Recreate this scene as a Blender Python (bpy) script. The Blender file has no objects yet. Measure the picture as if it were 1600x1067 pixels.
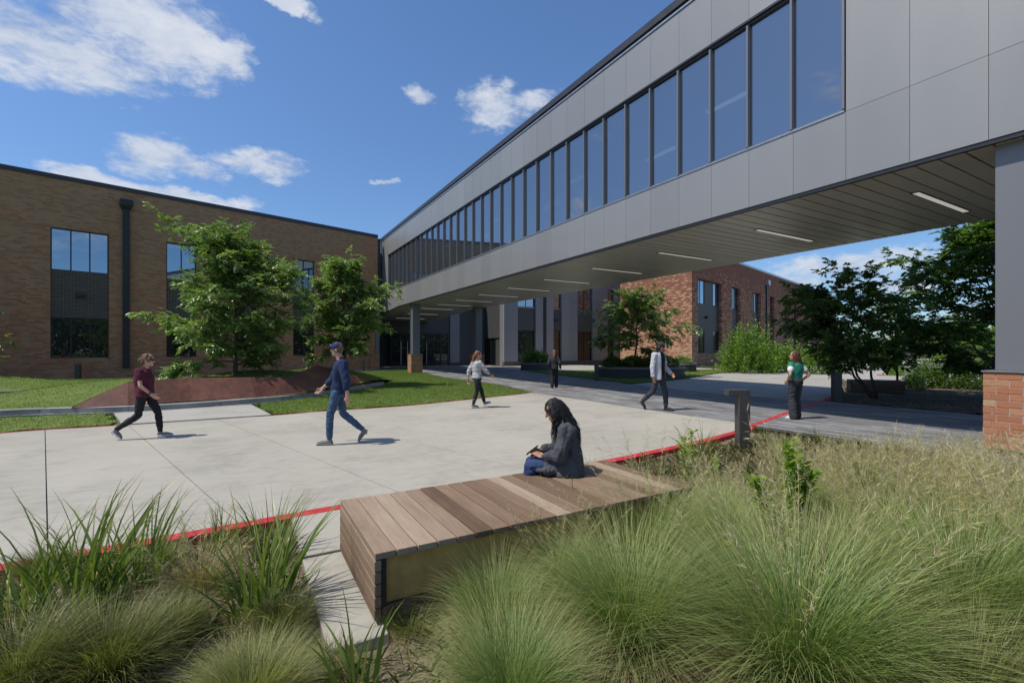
import bpy, bmesh, math, random
import numpy as np
from mathutils import Vector, Matrix, noise as mnoise

R = math.radians
random.seed(7)
scn = bpy.context.scene
COL = scn.collection

# ------------------------------------------------------------------ camera, sky, sun, exposure
FPX, CX, HY, CAMH = 735.0, 800.0, 546.0, 1.7            # photo: focal length in px, principal column, horizon row, eye height
CAM = Vector((-10.388, -2.76, CAMH))
YAW = R(29.745)
FW = Vector((math.sin(YAW), math.cos(YAW), 0)); RT = Vector((math.cos(YAW), -math.sin(YAW), 0))
cam_d = bpy.data.cameras.new('camera'); cam = bpy.data.objects.new('camera', cam_d); COL.objects.link(cam)
cam.location = CAM; cam.rotation_euler = (R(90), 0, -YAW)
cam_d.sensor_width = 36; cam_d.lens = 36 * FPX / 1600
cam_d.shift_y = (HY - 533.5) / 1600
cam_d.clip_start = 0.05; cam_d.clip_end = 3000
scn.camera = cam

SUN_EL = R(60); SUN_DIR = Vector((-.9855 * math.cos(SUN_EL), .169 * math.cos(SUN_EL), math.sin(SUN_EL))).normalized()
sun_d = bpy.data.lights.new('sun', 'SUN'); sun = bpy.data.objects.new('sun', sun_d); COL.objects.link(sun)
sun_d.energy = 3.0; sun_d.angle = R(.53); sun_d.color = (1, .935, .84)
sun.rotation_euler = (-SUN_DIR).to_track_quat('-Z', 'Y').to_euler()
sun.location = (0, 0, 60)
scn.view_settings.view_transform = 'Standard'; scn.view_settings.look = 'None'
scn.view_settings.exposure = 0.56; scn.view_settings.gamma = 1; scn.view_settings.use_curve_mapping = False
scn.cycles.max_bounces = 6; scn.cycles.transparent_max_bounces = 12; scn.cycles.diffuse_bounces = 3
scn.cycles.glossy_bounces = 3; scn.cycles.sample_clamp_indirect = 6

def G(px, py, z=0.0):                                     # photo pixel -> point on the level z
    D = FPX * (CAMH - z) / (py - HY)
    p = CAM + FW * D + RT * ((px - CX) / FPX * D)
    return (p.x, p.y)
def PD(px, py, D):                                        # photo pixel at a given depth -> 3-D point
    return CAM + FW * D + RT * ((px - CX) / FPX * D) + Vector((0, 0, (HY - py) / FPX * D))

# ------------------------------------------------------------------ node helpers
class NT:
    def __init__(s, tree): s.t = tree; s.n = tree.nodes; s.l = tree.links
    def node(s, typ, ins=None, **kw):
        n = s.n.new(typ)
        for k, v in kw.items(): setattr(n, k, v)
        for k, v in (ins or {}).items(): s.set(n, k, v)
        return n
    def set(s, n, k, v):
        i = n.inputs[k]
        if isinstance(v, bpy.types.NodeSocket): s.l.new(v, i)
        elif isinstance(v, bpy.types.Node): s.l.new(v.outputs[0], i)
        else:
            if i.type == 'RGBA' and len(v) == 3: v = (*v, 1)
            i.default_value = v
    def m(s, op, a, b=0.0, c=None, clamp=False):
        n = s.n.new('ShaderNodeMath'); n.operation = op; n.use_clamp = clamp
        s.set(n, 0, a); s.set(n, 1, b)
        if c is not None: s.set(n, 2, c)
        return n.outputs[0]
    def mix(s, f, a, b, mode='MIX'):
        n = s.n.new('ShaderNodeMix'); n.data_type = 'RGBA'; n.blend_type = mode
        s.set(n, 0, f); s.set(n, 6, a); s.set(n, 7, b)
        return n.outputs[2]
    def ramp(s, f, stops, interp='LINEAR'):
        n = s.n.new('ShaderNodeValToRGB'); cr = n.color_ramp; cr.interpolation = interp
        while len(cr.elements) < len(stops): cr.elements.new(0.5)
        for e, (p, c) in zip(cr.elements, stops):
            e.position = p; e.color = (*c, 1) if len(c) == 3 else c
        s.set(n, 0, f); return n.outputs[0]
    def noise(s, vec, scale, detail=4, rough=.55, dist=0.0):
        n = s.node('ShaderNodeTexNoise', {'Scale': scale, 'Detail': detail, 'Roughness': rough, 'Distortion': dist})
        if vec is not None: s.set(n, 'Vector', vec)
        return n.outputs[0]
    def smooth(s, v, a, b):
        n = s.n.new('ShaderNodeMapRange'); n.interpolation_type = 'SMOOTHSTEP'
        s.set(n, 0, v); n.inputs[1].default_value = a; n.inputs[2].default_value = b
        return n.outputs[0]

MATS = {}
def newmat(name):
    m = bpy.data.materials.new(name); m.use_nodes = True
    nt = NT(m.node_tree); nt.n.clear()
    nt.out = nt.node('ShaderNodeOutputMaterial'); nt.mat = m
    MATS[name] = m
    return nt
def finish(nt, shader): nt.l.new(shader if isinstance(shader, bpy.types.NodeSocket) else shader.outputs[0], nt.out.inputs[0]); return nt.mat
def pbsdf(nt, col, rough=.6, metal=0.0, spec=.5, bump=None, bs=.3, bd=.01):
    p = nt.node('ShaderNodeBsdfPrincipled', {'Base Color': col, 'Roughness': rough, 'Metallic': metal, 'Specular IOR Level': spec})
    if bump is not None:
        b = nt.node('ShaderNodeBump', {'Strength': bs, 'Distance': bd, 'Height': bump}); nt.l.new(b.outputs[0], p.inputs['Normal'])
    return p
def ocoord(nt): return nt.node('ShaderNodeTexCoord').outputs['Object']
def mapping(nt, vec, scale=(1, 1, 1), rot=(0, 0, 0)):
    return nt.node('ShaderNodeMapping', {'Vector': vec, 'Scale': scale, 'Rotation': rot}).outputs[0]
def gcoord(nt): return nt.node('ShaderNodeNewGeometry').outputs['Position']

def mat_plain(name, col, rough=.6, metal=0.0, var=.12, scale=6.0, spec=.5, bump=0.0, rand=0.0):
    nt = newmat(name); co = ocoord(nt)
    n = nt.noise(co, scale, 5, .6)
    lo = tuple(c * (1 - var) for c in col); hi = tuple(min(1, c * (1 + var)) for c in col)
    c = nt.ramp(n, [(.3, lo), (.7, hi)])
    if rand:
        rv = nt.node('ShaderNodeObjectInfo').outputs['Random']
        k = nt.m('MULTIPLY_ADD', rv, rand * 2, 1 - rand)
        c = nt.mix(1.0, c, nt.node('ShaderNodeCombineColor', {0: k, 1: k, 2: k}).outputs[0], 'MULTIPLY')
    r = nt.m('MULTIPLY_ADD', n, .2, rough - .1)
    return finish(nt, pbsdf(nt, c, r, metal, spec, n if bump else None, bump, .01))

def mat_concrete(name, col, tone=.17):
    nt = newmat(name); p = gcoord(nt)
    a = nt.noise(p, .7, 6, .62); b = nt.noise(p, 6, 6, .65); c3 = nt.noise(p, 90, 3, .7)
    st = nt.noise(mapping(nt, p, (.5, 4, 1), (0, 0, R(-20))), 2.2, 5, .6)
    v = nt.m('ADD', nt.m('MULTIPLY', a, .5), nt.m('ADD', nt.m('MULTIPLY', b, .25), nt.m('MULTIPLY', st, .25)))
    c = nt.ramp(v, [(.36, tuple(x * (1 - tone * 1.5) for x in col)), (.5, col), (.64, tuple(x * (1 + tone * .6) for x in col))])
    c = nt.mix(nt.m('MULTIPLY', nt.smooth(nt.noise(p, 2.3, 7, .7, .6), .60, .74), .28), c, tuple(x * .62 for x in col))
    c = nt.mix(nt.m('MULTIPLY', nt.smooth(c3, .58, .75), .22), c, tuple(x * .55 for x in col))
    rv = nt.node('ShaderNodeObjectInfo').outputs['Random']; k = nt.m('MULTIPLY_ADD', rv, .10, .95)
    c = nt.mix(1.0, c, nt.node('ShaderNodeCombineColor', {0: k, 1: k, 2: k}).outputs[0], 'MULTIPLY')
    return finish(nt, pbsdf(nt, c, .85, 0, .3, nt.m('ADD', c3, b), .25, .004))

def mat_brick(name, low, high, mortar, bw=.305, bh=.1, z0=0.0, z1=11.0, p0=.1, p1=.9, cluster=.5, contrast=1.0):
    """each brick takes one of the tones in `low` or in `high`; the share of `high` goes from p0 at z0 to p1 at z1"""
    nt = newmat(name); co = ocoord(nt)
    s = nt.node('ShaderNodeSeparateXYZ', {0: co}); x, y, z = s.outputs
    u = nt.m('ADD', x, y)
    row = nt.m('FLOOR', nt.m('DIVIDE', z, bh)); off = nt.m('MULTIPLY', nt.m('MODULO', nt.m('ADD', row, 1000.0), 2.0), .5)
    ub = nt.m('ADD', nt.m('DIVIDE', u, bw), off); colm = nt.m('FLOOR', ub)
    fu = nt.m('FRACT', ub); fv = nt.m('FRACT', nt.m('DIVIDE', z, bh))
    mm = nt.m('MAXIMUM', nt.m('LESS_THAN', fu, .01 / bw), nt.m('LESS_THAN', fv, .01 / bh))
    cell = nt.node('ShaderNodeCombineXYZ', {0: colm, 1: row}).outputs[0]
    wn = nt.node('ShaderNodeTexWhiteNoise', {'Vector': cell}, noise_dimensions='3D')
    wn2 = nt.node('ShaderNodeTexWhiteNoise', {'Vector': nt.node('ShaderNodeVectorMath', {0: cell, 1: (37.1, 11.7, 5)}, operation='ADD').outputs[0]}, noise_dimensions='3D')
    zn = nt.node('ShaderNodeMapRange', {0: z, 1: z0, 2: z1, 3: p0, 4: p1}).outputs[0]
    cl = nt.m('MULTIPLY_ADD', nt.noise(mapping(nt, cell, (.16, .35, 1)), 1.0, 3, .6), cluster, -cluster * .5)
    sel = nt.m('LESS_THAN', wn.outputs[0], nt.m('ADD', zn, cl))
    n = len(low); a = nt.ramp(wn2.outputs[0], [(i / n, c) for i, c in enumerate(low)], 'CONSTANT')
    n = len(high); b = nt.ramp(wn2.outputs[0], [(i / n, c) for i, c in enumerate(high)], 'CONSTANT')
    c = nt.mix(sel, a, b)
    c = nt.mix(nt.m('MULTIPLY', nt.noise(co, 40, 4, .7), .35), c, tuple(v * .5 for v in low[0]))
    st = nt.noise(mapping(nt, co, (1.2, 1.2, .25)), .8, 5, .6)
    c = nt.mix(nt.m('MULTIPLY', nt.smooth(st, .5, .75), .25), c, tuple(v * .6 for v in low[0]))
    c = nt.mix(mm, c, mortar)
    h = nt.m('SUBTRACT', 1.0, mm)
    return finish(nt, pbsdf(nt, c, .88, 0, .25, h, .5, .006))

def mat_glass(name, dark, refl, tint=(.75, .85, 1), wob=.0, transp=0.0):
    nt = newmat(name)
    d = nt.node('ShaderNodeBsdfPrincipled', {'Base Color': dark, 'Roughness': .3, 'Specular IOR Level': .2})
    g = nt.node('ShaderNodeBsdfGlossy', {'Color': tint, 'Roughness': .0})
    if wob:
        co = ocoord(nt); b = nt.node('ShaderNodeBump', {'Strength': wob, 'Distance': .05, 'Height': nt.noise(co, .7, 2, .5)})
        nt.l.new(b.outputs[0], g.inputs['Normal'])
    base = d.outputs[0]
    if transp:
        t = nt.node('ShaderNodeBsdfTransparent', {'Color': (.55, .62, .66)})
        base = nt.node('ShaderNodeMixShader', {0: transp, 1: d.outputs[0], 2: t.outputs[0]}).outputs[0]
    fr = nt.node('ShaderNodeLayerWeight', {'Blend': .25}).outputs['Fresnel']
    f = nt.m('MULTIPLY_ADD', fr, .5, refl, clamp=True)
    return finish(nt, nt.node('ShaderNodeMixShader', {0: f, 1: base, 2: g.outputs[0]}))

def mat_leaf(name, stops, trans=.35, rough=.45, along=None, spec=.35):
    """colour from the per-leaf attribute 'tone' (and 'along' from base to tip for blades)"""
    nt = newmat(name)
    tone = nt.node('ShaderNodeAttribute', attribute_name='tone').outputs['Fac']
    c = nt.ramp(tone, stops)
    if along:
        al = nt.node('ShaderNodeAttribute', attribute_name='along').outputs['Fac']
        for (a, b, colr, amt) in along:
            c = nt.mix(nt.m('MULTIPLY', nt.smooth(al, a, b), amt), c, colr)
    p = pbsdf(nt, c, rough, 0, spec)
    t = nt.node('ShaderNodeBsdfTranslucent', {'Color': nt.mix(1.0, c, (1.35, 1.5, .55), 'MULTIPLY')})
    return finish(nt, nt.node('ShaderNodeMixShader', {0: trans, 1: p.outputs[0], 2: t.outputs[0]}))

# ------------------------------------------------------------------ world: sky with clouds
world = bpy.data.worlds.new('World'); scn.world = world; world.use_nodes = True
def build_world():
    nt = NT(world.node_tree); nt.n.clear()
    out = nt.node('ShaderNodeOutputWorld')
    sky = nt.node('ShaderNodeTexSky', sky_type='NISHITA', sun_disc=False)
    sky.sun_elevation = SUN_EL; sky.sun_rotation = math.atan2(SUN_DIR.x, SUN_DIR.y)
    sky.air_density = 1.0; sky.dust_density = .6; sky.ozone_density = 3.0; sky.altitude = 100
    d = nt.node('ShaderNodeTexCoord').outputs['Generated']
    nd = nt.node('ShaderNodeVectorMath', {0: d}, operation='NORMALIZE').outputs[0]
    # rotate so that +Y is the view azimuth, then azimuth / elevation in radians
    rot = nt.node('ShaderNodeVectorRotate', {'Vector': nd, 'Angle': YAW}, rotation_type='Z_AXIS').outputs[0]
    sp = nt.node('ShaderNodeSeparateXYZ', {0: rot}); X, Y, Z = sp.outputs
    az = nt.m('ARCTAN2', X, Y); el = nt.m('ARCSINE', Z)
    flat0 = nt.node('ShaderNodeCombineXYZ', {0: az, 1: nt.m('MULTIPLY', el, 2.0), 2: 0.3}).outputs[0]
    w1 = nt.m('SUBTRACT', nt.noise(flat0, 9.0, 5, .6), .5)
    w2 = nt.m('SUBTRACT', nt.noise(nt.node('ShaderNodeVectorMath', {0: flat0, 1: (5.3, 2.2, 9.1)}, operation='ADD').outputs[0], 11.0, 5, .6), .5)
    flat = flat0
    n1 = nt.noise(flat, 7.0, 9, .62, .3); n2 = nt.noise(flat, 24.0, 9, .66, .4)
    az0, el0 = az, el; az = nt.m('MULTIPLY_ADD', w1, .13, az); el = nt.m('MULTIPLY_ADD', w2, .07, el)
    nn = nt.m('ADD', nt.m('MULTIPLY', nt.m('SUBTRACT', n1, .5), 2.3), nt.m('MULTIPLY', nt.m('SUBTRACT', n2, .5), 1.3))
    def ang(px, py):
        x, z = (px - CX) / FPX, (HY - py) / FPX
        return math.atan2(x, 1), math.asin(z / math.sqrt(x * x + 1 + z * z))
    blobs = [(60, 62, 235, 70), (250, 62, 145, 72), (360, 85, 45, 32), (140, 10, 150, 40), (245, 240, 75, 34), (300, 262, 55, 18), (410, 258, 75, 24),
             (150, 285, 85, 26), (260, 302, 130, 15), (655, 147, 26, 14), (770, 168, 72, 36), (830, 165, 50, 25), (445, 0, 55, 14), (605, 284, 26, 6),
             (1330, 412, 125, 24), (1400, 440, 110, 28), (1250, 440, 60, 14), (1010, 420, 60, 12)]
    dens = None
    for (px, py, rx, ry) in blobs:
        rx *= 1.12; ry *= 1.22
        a0, e0 = ang(px, py); a1, _ = ang(px + rx, py); _, e1 = ang(px, py - ry); a2, _ = ang(px - rx, py); _, e2 = ang(px, py + ry)
        ra, re = abs(a1 - a2) / 2, abs(e1 - e2) / 2
        q = nt.m('ADD', nt.m('POWER', nt.m('ABSOLUTE', nt.m('DIVIDE', nt.m('SUBTRACT', az, a0), ra)), 2.0),
                 nt.m('POWER', nt.m('ABSOLUTE', nt.m('DIVIDE', nt.m('SUBTRACT', el, e0), re)), 2.0))
        b = nt.m('SUBTRACT', 1.0, q)
        b = nt.m('MAXIMUM', b, -1.5)
        dens = b if dens is None else nt.m('SMOOTH_MAX', dens, b, .25)
    az, el = az0, el0
    # thin scattered cumulus added out of view, amount set for fill light and reflections
    base = nt.noise(nt.node('ShaderNodeCombineXYZ', {0: X, 1: Y, 2: nt.m('MULTIPLY', Z, 2.2)}).outputs[0], 2.2, 6, .6)
    away = nt.smooth(nt.m('ABSOLUTE', az), .95, 1.2)
    rest = nt.m('SUBTRACT', nt.m('MULTIPLY', nt.m('SUBTRACT', base, .55), 9.0), nt.m('MULTIPLY', nt.m('SUBTRACT', 1.0, away), 6.0))
    dens = nt.m('MAXIMUM', dens, rest)
    shp = nt.m('ADD', dens, nt.m('MULTIPLY', nn, 1.0))
    cov = nt.smooth(shp, .05, 1.0)
    shade = nt.m('ADD', nt.m('MULTIPLY', n1, .75), nt.m('MULTIPLY', n2, .45))
    ccol = nt.ramp(shade, [(.40, (3.1, 3.7, 4.9)), (.60, (4.5, 4.95, 5.8)), (.8, (5.7, 5.95, 6.4))])
    hz = nt.smooth(el, -.02, .55)
    tint = nt.mix(hz, (.68, .83, 1.0), (.78, .96, 1.14))
    skc = nt.mix(1.0, sky.outputs[0], tint, 'MULTIPLY')
    c = nt.mix(nt.m('MULTIPLY', cov, .92), skc, ccol)
    bg = nt.node('ShaderNodeBackground', {'Color': c, 'Strength': .091})
    nt.l.new(bg.outputs[0], out.inputs[0])
build_world()

# ------------------------------------------------------------------ mesh helpers
def link(o, parent=None):
    COL.objects.link(o)
    if parent is not None: o.parent = parent
    return o
def tag(o, label=None, cat=None, group=None, kind=None):
    if label: o['label'] = label
    if cat: o['category'] = cat
    if group: o['group'] = group
    if kind: o['kind'] = kind
    return o
def empty(name, loc, rz=0.0, label=None, cat=None, group=None):
    o = bpy.data.objects.new(name, None); link(o); o.location = loc; o.rotation_euler = (0, 0, rz); o.empty_display_size = .2
    return tag(o, label, cat, group)
class MB:
    def __init__(s): s.v = []; s.f = []; s.m = []
    def add(s, vs, fs, mi=0):
        b = len(s.v); s.v += [tuple(v) for v in vs]; s.f += [tuple(i + b for i in f) for f in fs]; s.m += [mi] * len(fs); return s
    def box(s, x0, x1, y0, y1, z0, z1, mi=0, M=None):
        vs = [(x, y, z) for z in (z0, z1) for y in (y0, y1) for x in (x0, x1)]
        if M is not None: vs = [M @ Vector(v) for v in vs]
        return s.add(vs, [(0, 2, 3, 1), (4, 5, 7, 6), (0, 1, 5, 4), (2, 6, 7, 3), (0, 4, 6, 2), (1, 3, 7, 5)], mi)
    def prism(s, pts, z0, z1, mi=0):                      # pts counter-clockwise
        n = len(pts); vs = [(*p[:2], z0) for p in pts] + [(*p[:2], z1) for p in pts]
        return s.add(vs, [tuple(range(n - 1, -1, -1)), tuple(range(n, 2 * n))] + [(i, (i + 1) % n, n + (i + 1) % n, n + i) for i in range(n)], mi)
    def tube(s, pts, rads, n=6, mi=0, cap=True):
        pts = [Vector(p) for p in pts]; rings = []; up = None
        for i, p in enumerate(pts):
            t = (pts[min(i + 1, len(pts) - 1)] - pts[max(i - 1, 0)])
            t = t.normalized() if t.length > 1e-9 else Vector((0, 0, 1))
            if up is None: up = t.orthogonal().normalized()
            up = (up - t * up.dot(t)); up = up.normalized() if up.length > 1e-6 else t.orthogonal().normalized()
            w = t.cross(up); r = rads[i] if hasattr(rads, '__len__') else rads
            rings.append([p + (up * math.cos(2 * math.pi * k / n) + w * math.sin(2 * math.pi * k / n)) * r for k in range(n)])
        vs = [v for r in rings for v in r]; fs = []
        for i in range(len(pts) - 1):
            for k in range(n): fs.append((i * n + k, i * n + (k + 1) % n, (i + 1) * n + (k + 1) % n, (i + 1) * n + k))
        if cap: fs += [tuple(range(n - 1, -1, -1)), tuple((len(pts) - 1) * n + k for k in range(n))]
        return s.add(vs, fs, mi)
    def mesh(s, name, mats, smooth=False, bevel=0.0):
        me = bpy.data.meshes.new(name); me.from_pydata(s.v, [], s.f)
        for m in (mats if isinstance(mats, (list, tuple)) else [mats]): me.materials.append(m)
        me.polygons.foreach_set('material_index', s.m)
        if smooth: me.polygons.foreach_set('use_smooth', [True] * len(s.f))
        if bevel:
            bm = bmesh.new(); bm.from_mesh(me)
            bmesh.ops.bevel(bm, geom=[e for e in bm.edges], offset=bevel, segments=1, affect='EDGES', clamp_overlap=True)
            bm.to_mesh(me); bm.free()
        me.update(); return me
    def build(s, name, mats, parent=None, smooth=False, bevel=0.0, loc=(0, 0, 0)):
        o = bpy.data.objects.new(name, s.mesh(name, mats, smooth, bevel)); link(o, parent); o.location = loc; return o
def bulk(name, verts, faces, mats, attrs=None, parent=None, smooth=False, mesh_only=False):
    """numpy quads or tris -> object"""
    me = bpy.data.meshes.new(name); nv, nf, k = len(verts), len(faces), faces.shape[1]
    me.vertices.add(nv); me.vertices.foreach_set('co', np.ascontiguousarray(verts, dtype=np.float32).ravel())
    me.loops.add(nf * k); me.loops.foreach_set('vertex_index', np.ascontiguousarray(faces, dtype=np.int32).ravel())
    me.polygons.add(nf); me.polygons.foreach_set('loop_start', np.arange(0, nf * k, k, dtype=np.int32))
    if smooth: me.polygons.foreach_set('use_smooth', np.ones(nf, dtype=bool))
    me.update(calc_edges=True); me.materials.append(mats)
    for an, av in (attrs or {}).items():
        a = me.attributes.new(an, 'FLOAT', 'POINT'); a.data.foreach_set('value', np.ascontiguousarray(av, dtype=np.float32))
    if mesh_only: return me
    o = bpy.data.objects.new(name, me); link(o, parent); return o
def copy_tree(o, parent=None):
    c = o.copy(); COL.objects.link(c)
    if parent is not None: c.parent = parent
    for ch in list(o.children): copy_tree(ch, c)
    return c
def sheet(name, pts, z, mat, kind='structure', thick=.05):
    """flat ground area with a little thickness"""
    a = sum(pts[i][0] * pts[(i + 1) % len(pts)][1] - pts[(i + 1) % len(pts)][0] * pts[i][1] for i in range(len(pts)))
    if a < 0: pts = pts[::-1]
    mb = MB(); mb.prism(pts, z - thick, z); o = mb.build(name, mat)
    bm = bmesh.new(); bm.from_mesh(o.data); bmesh.ops.triangulate(bm, faces=[f for f in bm.faces if len(f.verts) > 4]); bm.to_mesh(o.data); bm.free()
    return tag(o, kind=kind)
def clip_poly(poly, a, b, c):                             # keep a*x+b*y<=c
    out = []
    for i in range(len(poly)):
        p, q = poly[i], poly[(i + 1) % len(poly)]
        dp, dq = a * p[0] + b * p[1] - c, a * q[0] + b * q[1] - c
        if dp <= 0: out.append(p)
        if (dp < 0 < dq) or (dq < 0 < dp):
            t = dp / (dp - dq); out.append((p[0] + (q[0] - p[0]) * t, p[1] + (q[1] - p[1]) * t))
    return out
def in_poly(x, y, poly):
    r = np.zeros(x.shape, bool); n = len(poly)
    for i in range(n):
        x1, y1 = poly[i]; x2, y2 = poly[(i + 1) % n]
        c = ((y1 > y) != (y2 > y)) & (x < (x2 - x1) * (y - y1) / ((y2 - y1) if y2 != y1 else 1e-9) + x1)
        r ^= c
    return r
def spline(pts, n=8):
    pts = [Vector((p[0], p[1], p[2] if len(p) > 2 else 0)) for p in pts]; out = []
    for i in range(len(pts) - 1):
        p0, p1, p2, p3 = pts[max(i - 1, 0)], pts[i], pts[i + 1], pts[min(i + 2, len(pts) - 1)]
        for k in range(n):
            t = k / n
            out.append(.5 * ((2 * p1) + (p2 - p0) * t + (2 * p0 - 5 * p1 + 4 * p2 - p3) * t * t + (3 * p1 - p0 - 3 * p2 + p3) * t ** 3))
    return out + [pts[-1]]
def ribbon(name, pts, w0, w1, z0, z1, mat, parent=None):
    """solid strip along a polyline, from offset w0 to w1 to its left"""
    pts = [Vector((p[0], p[1])) for p in pts]; A = []; B = []
    for i, p in enumerate(pts):
        t = (pts[min(i + 1, len(pts) - 1)] - pts[max(i - 1, 0)]).normalized(); nrm = Vector((-t.y, t.x))
        A.append(p + nrm * w0); B.append(p + nrm * w1)
    n = len(pts); vs = [(*a, z0) for a in A] + [(*a, z1) for a in A] + [(*b, z0) for b in B] + [(*b, z1) for b in B]; fs = []
    for i in range(n - 1):
        j = i + 1
        fs += [(n + i, n + j, 3 * n + j, 3 * n + i), (i, j, n + j, n + i), (2 * n + j, 2 * n + i, 3 * n + i, 3 * n + j), (j, i, 2 * n + i, 2 * n + j)]
    fs += [(0, n, 3 * n, 2 * n), (n - 1, 3 * n - 1, 4 * n - 1, 2 * n - 1)]
    return MB().add(vs, fs).build(name, mat, parent)

# ------------------------------------------------------------------ materials
mat_concrete('concrete', (.355, .333, .28)); mat_concrete('concrete_old', (.345, .33, .29)); mat_concrete('kerb_concrete', (.30, .295, .275), .25)
mat_concrete('road_concrete', (.345, .325, .285))
def m_paver():
    nt = newmat('pavers'); p = gcoord(nt); s = nt.node('ShaderNodeSeparateXYZ', {0: p}); x, y, z = s.outputs
    row = nt.m('FLOOR', nt.m('DIVIDE', x, .15)); wr = nt.node('ShaderNodeTexWhiteNoise', {'W': row}, noise_dimensions='1D').outputs[0]
    yb = nt.m('ADD', nt.m('DIVIDE', y, .9), wr); col = nt.m('FLOOR', yb)
    fx = nt.m('FRACT', nt.m('DIVIDE', x, .15)); fy = nt.m('FRACT', yb)
    mm = nt.m('MAXIMUM', nt.m('LESS_THAN', fx, .035), nt.m('LESS_THAN', fy, .006))
    rv = nt.node('ShaderNodeTexWhiteNoise', {'Vector': nt.node('ShaderNodeCombineXYZ', {0: row, 1: col}).outputs[0]}, noise_dimensions='3D').outputs[0]
    g = nt.noise(mapping(nt, p, (14, 1.0, 1)), 1.6, 6, .65)
    bl = nt.noise(p, .5, 5, .6)
    v = nt.m('ADD', nt.m('MULTIPLY', rv, .25), nt.m('ADD', nt.m('MULTIPLY', g, .55), nt.m('MULTIPLY', bl, .35)))
    c = nt.ramp(v, [(.38, (.085, .085, .088)), (.55, (.17, .17, .172)), (.78, (.31, .305, .295))])
    c = nt.mix(nt.m('MULTIPLY', mm, .8), c, (.045, .045, .045))
    finish(nt, pbsdf(nt, c, .8, 0, .3, nt.m('ADD', nt.m('MULTIPLY', g, .4), nt.m('MULTIPLY', mm, -1)), .4, .006))
m_paver()
mat_plain('asphalt', (.16, .158, .152), .9, var=.25, scale=3)
def m_red():
    nt = newmat('red_paint'); p = gcoord(nt); n = nt.noise(p, 5, 6, .7); f = nt.noise(p, 55, 5, .75); sc_ = nt.noise(mapping(nt, p, (3, 30, 1)), 4, 4, .7)
    c = nt.ramp(nt.m('ADD', nt.m('MULTIPLY', n, .6), nt.m('MULTIPLY', f, .4)), [(.35, (.33, .018, .022)), (.55, (.50, .026, .032)), (.7, (.56, .07, .06))])
    c = nt.mix(nt.smooth(nt.m('ADD', nt.m('MULTIPLY', f, .55), nt.m('MULTIPLY', n, .45)), .56, .62), c, (.40, .36, .32))
    c = nt.mix(nt.m('MULTIPLY', nt.smooth(sc_, .58, .7), .5), c, (.12, .06, .05))
    finish(nt, pbsdf(nt, c, .65, 0, .35, f, .2, .003))
m_red()
mat_plain('red_paint_worn', (.40, .06, .055), .7, var=.3, scale=14)
def m_ground(name, stops, sc=8.0, fine=60.0, bs=.6):
    nt = newmat(name); p = gcoord(nt)
    v = nt.m('ADD', nt.m('MULTIPLY', nt.noise(p, sc * .12, 4, .6), .35), nt.m('ADD', nt.m('MULTIPLY', nt.noise(p, sc, 6, .7), .35), nt.m('MULTIPLY', nt.noise(p, fine, 4, .75), .35)))
    finish(nt, pbsdf(nt, nt.ramp(v, stops), .95, 0, .15, v, bs, .03))
m_ground('mulch', [(.38, (.035, .026, .02)), (.52, (.10, .08, .06)), (.66, (.20, .165, .125))], 9, 70)
m_ground('litter_soil', [(.38, (.075, .062, .04)), (.52, (.18, .15, .098)), (.66, (.31, .27, .185))], 9, 80)
m_ground('lawn', [(.38, (.07, .10, .022)), (.52, (.115, .16, .038)), (.66, (.17, .205, .065))], 2.5, 45)
m_ground('dry_field', [(.38, (.09, .10, .04)), (.52, (.17, .165, .08)), (.66, (.25, .22, .13))], .5, 6)
# bricks
TAN = [(.425, .24, .125), (.475, .275, .145), (.365, .205, .105), (.44, .265, .15)]
RUST = [(.48, .19, .085), (.53, .235, .11), (.42, .165, .08), (.52, .28, .15)]
mat_brick('tan_brick', RUST, TAN, (.30, .25, .19), z0=1.5, z1=9.5, p0=.12, p1=.97, cluster=.45)
REDB = [(.27, .10, .062), (.31, .12, .075), (.235, .085, .055), (.29, .13, .085)]
LIGHT = [(.48, .28, .165), (.52, .31, .185), (.45, .245, .14), (.54, .36, .23)]
mat_brick('spotted_brick', LIGHT, REDB, (.17, .105, .08), z0=.5, z1=10.5, p0=.18, p1=1.0, cluster=.55)
mat_brick('dark_brick', [(.09, .068, .05), (.105, .08, .06), (.078, .058, .044)], [(.095, .074, .056), (.11, .086, .066)], (.30, .27, .24), bw=.3, bh=.075, p0=.5, p1=.5)
mat_brick('column_brick', [(.36, .155, .08), (.40, .18, .095), (.34, .17, .10)], [(.44, .27, .155), (.38, .2, .11)], (.40, .34, .27), p0=.3, p1=.3, z1=1.4)
def m_brickpiece():
    nt = newmat('brick_piece'); co = ocoord(nt); rv = nt.node('ShaderNodeObjectInfo').outputs['Random']
    c = nt.ramp(rv, [(0, (.40, .165, .085)), (.3, (.43, .19, .10)), (.55, (.37, .155, .085)), (.72, (.44, .235, .13)), (.86, (.45, .30, .17)), (.93, (.40, .17, .09))], 'CONSTANT')
    n = nt.noise(co, 55, 5, .7); c = nt.mix(nt.smooth(n, .52, .75), c, (.46, .30, .19)); c = nt.mix(nt.smooth(nt.noise(co, 20, 5, .7), .55, .8), c, (.22, .10, .06))
    finish(nt, pbsdf(nt, c, .9, 0, .2, n, .5, .004))
m_brickpiece()
mat_plain('mortar', (.46, .41, .34), .95, var=.2, scale=30, bump=.2)
mat_plain('brick_plinth', (.26, .10, .065), .9, var=.2, scale=20, bump=.2)
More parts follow.
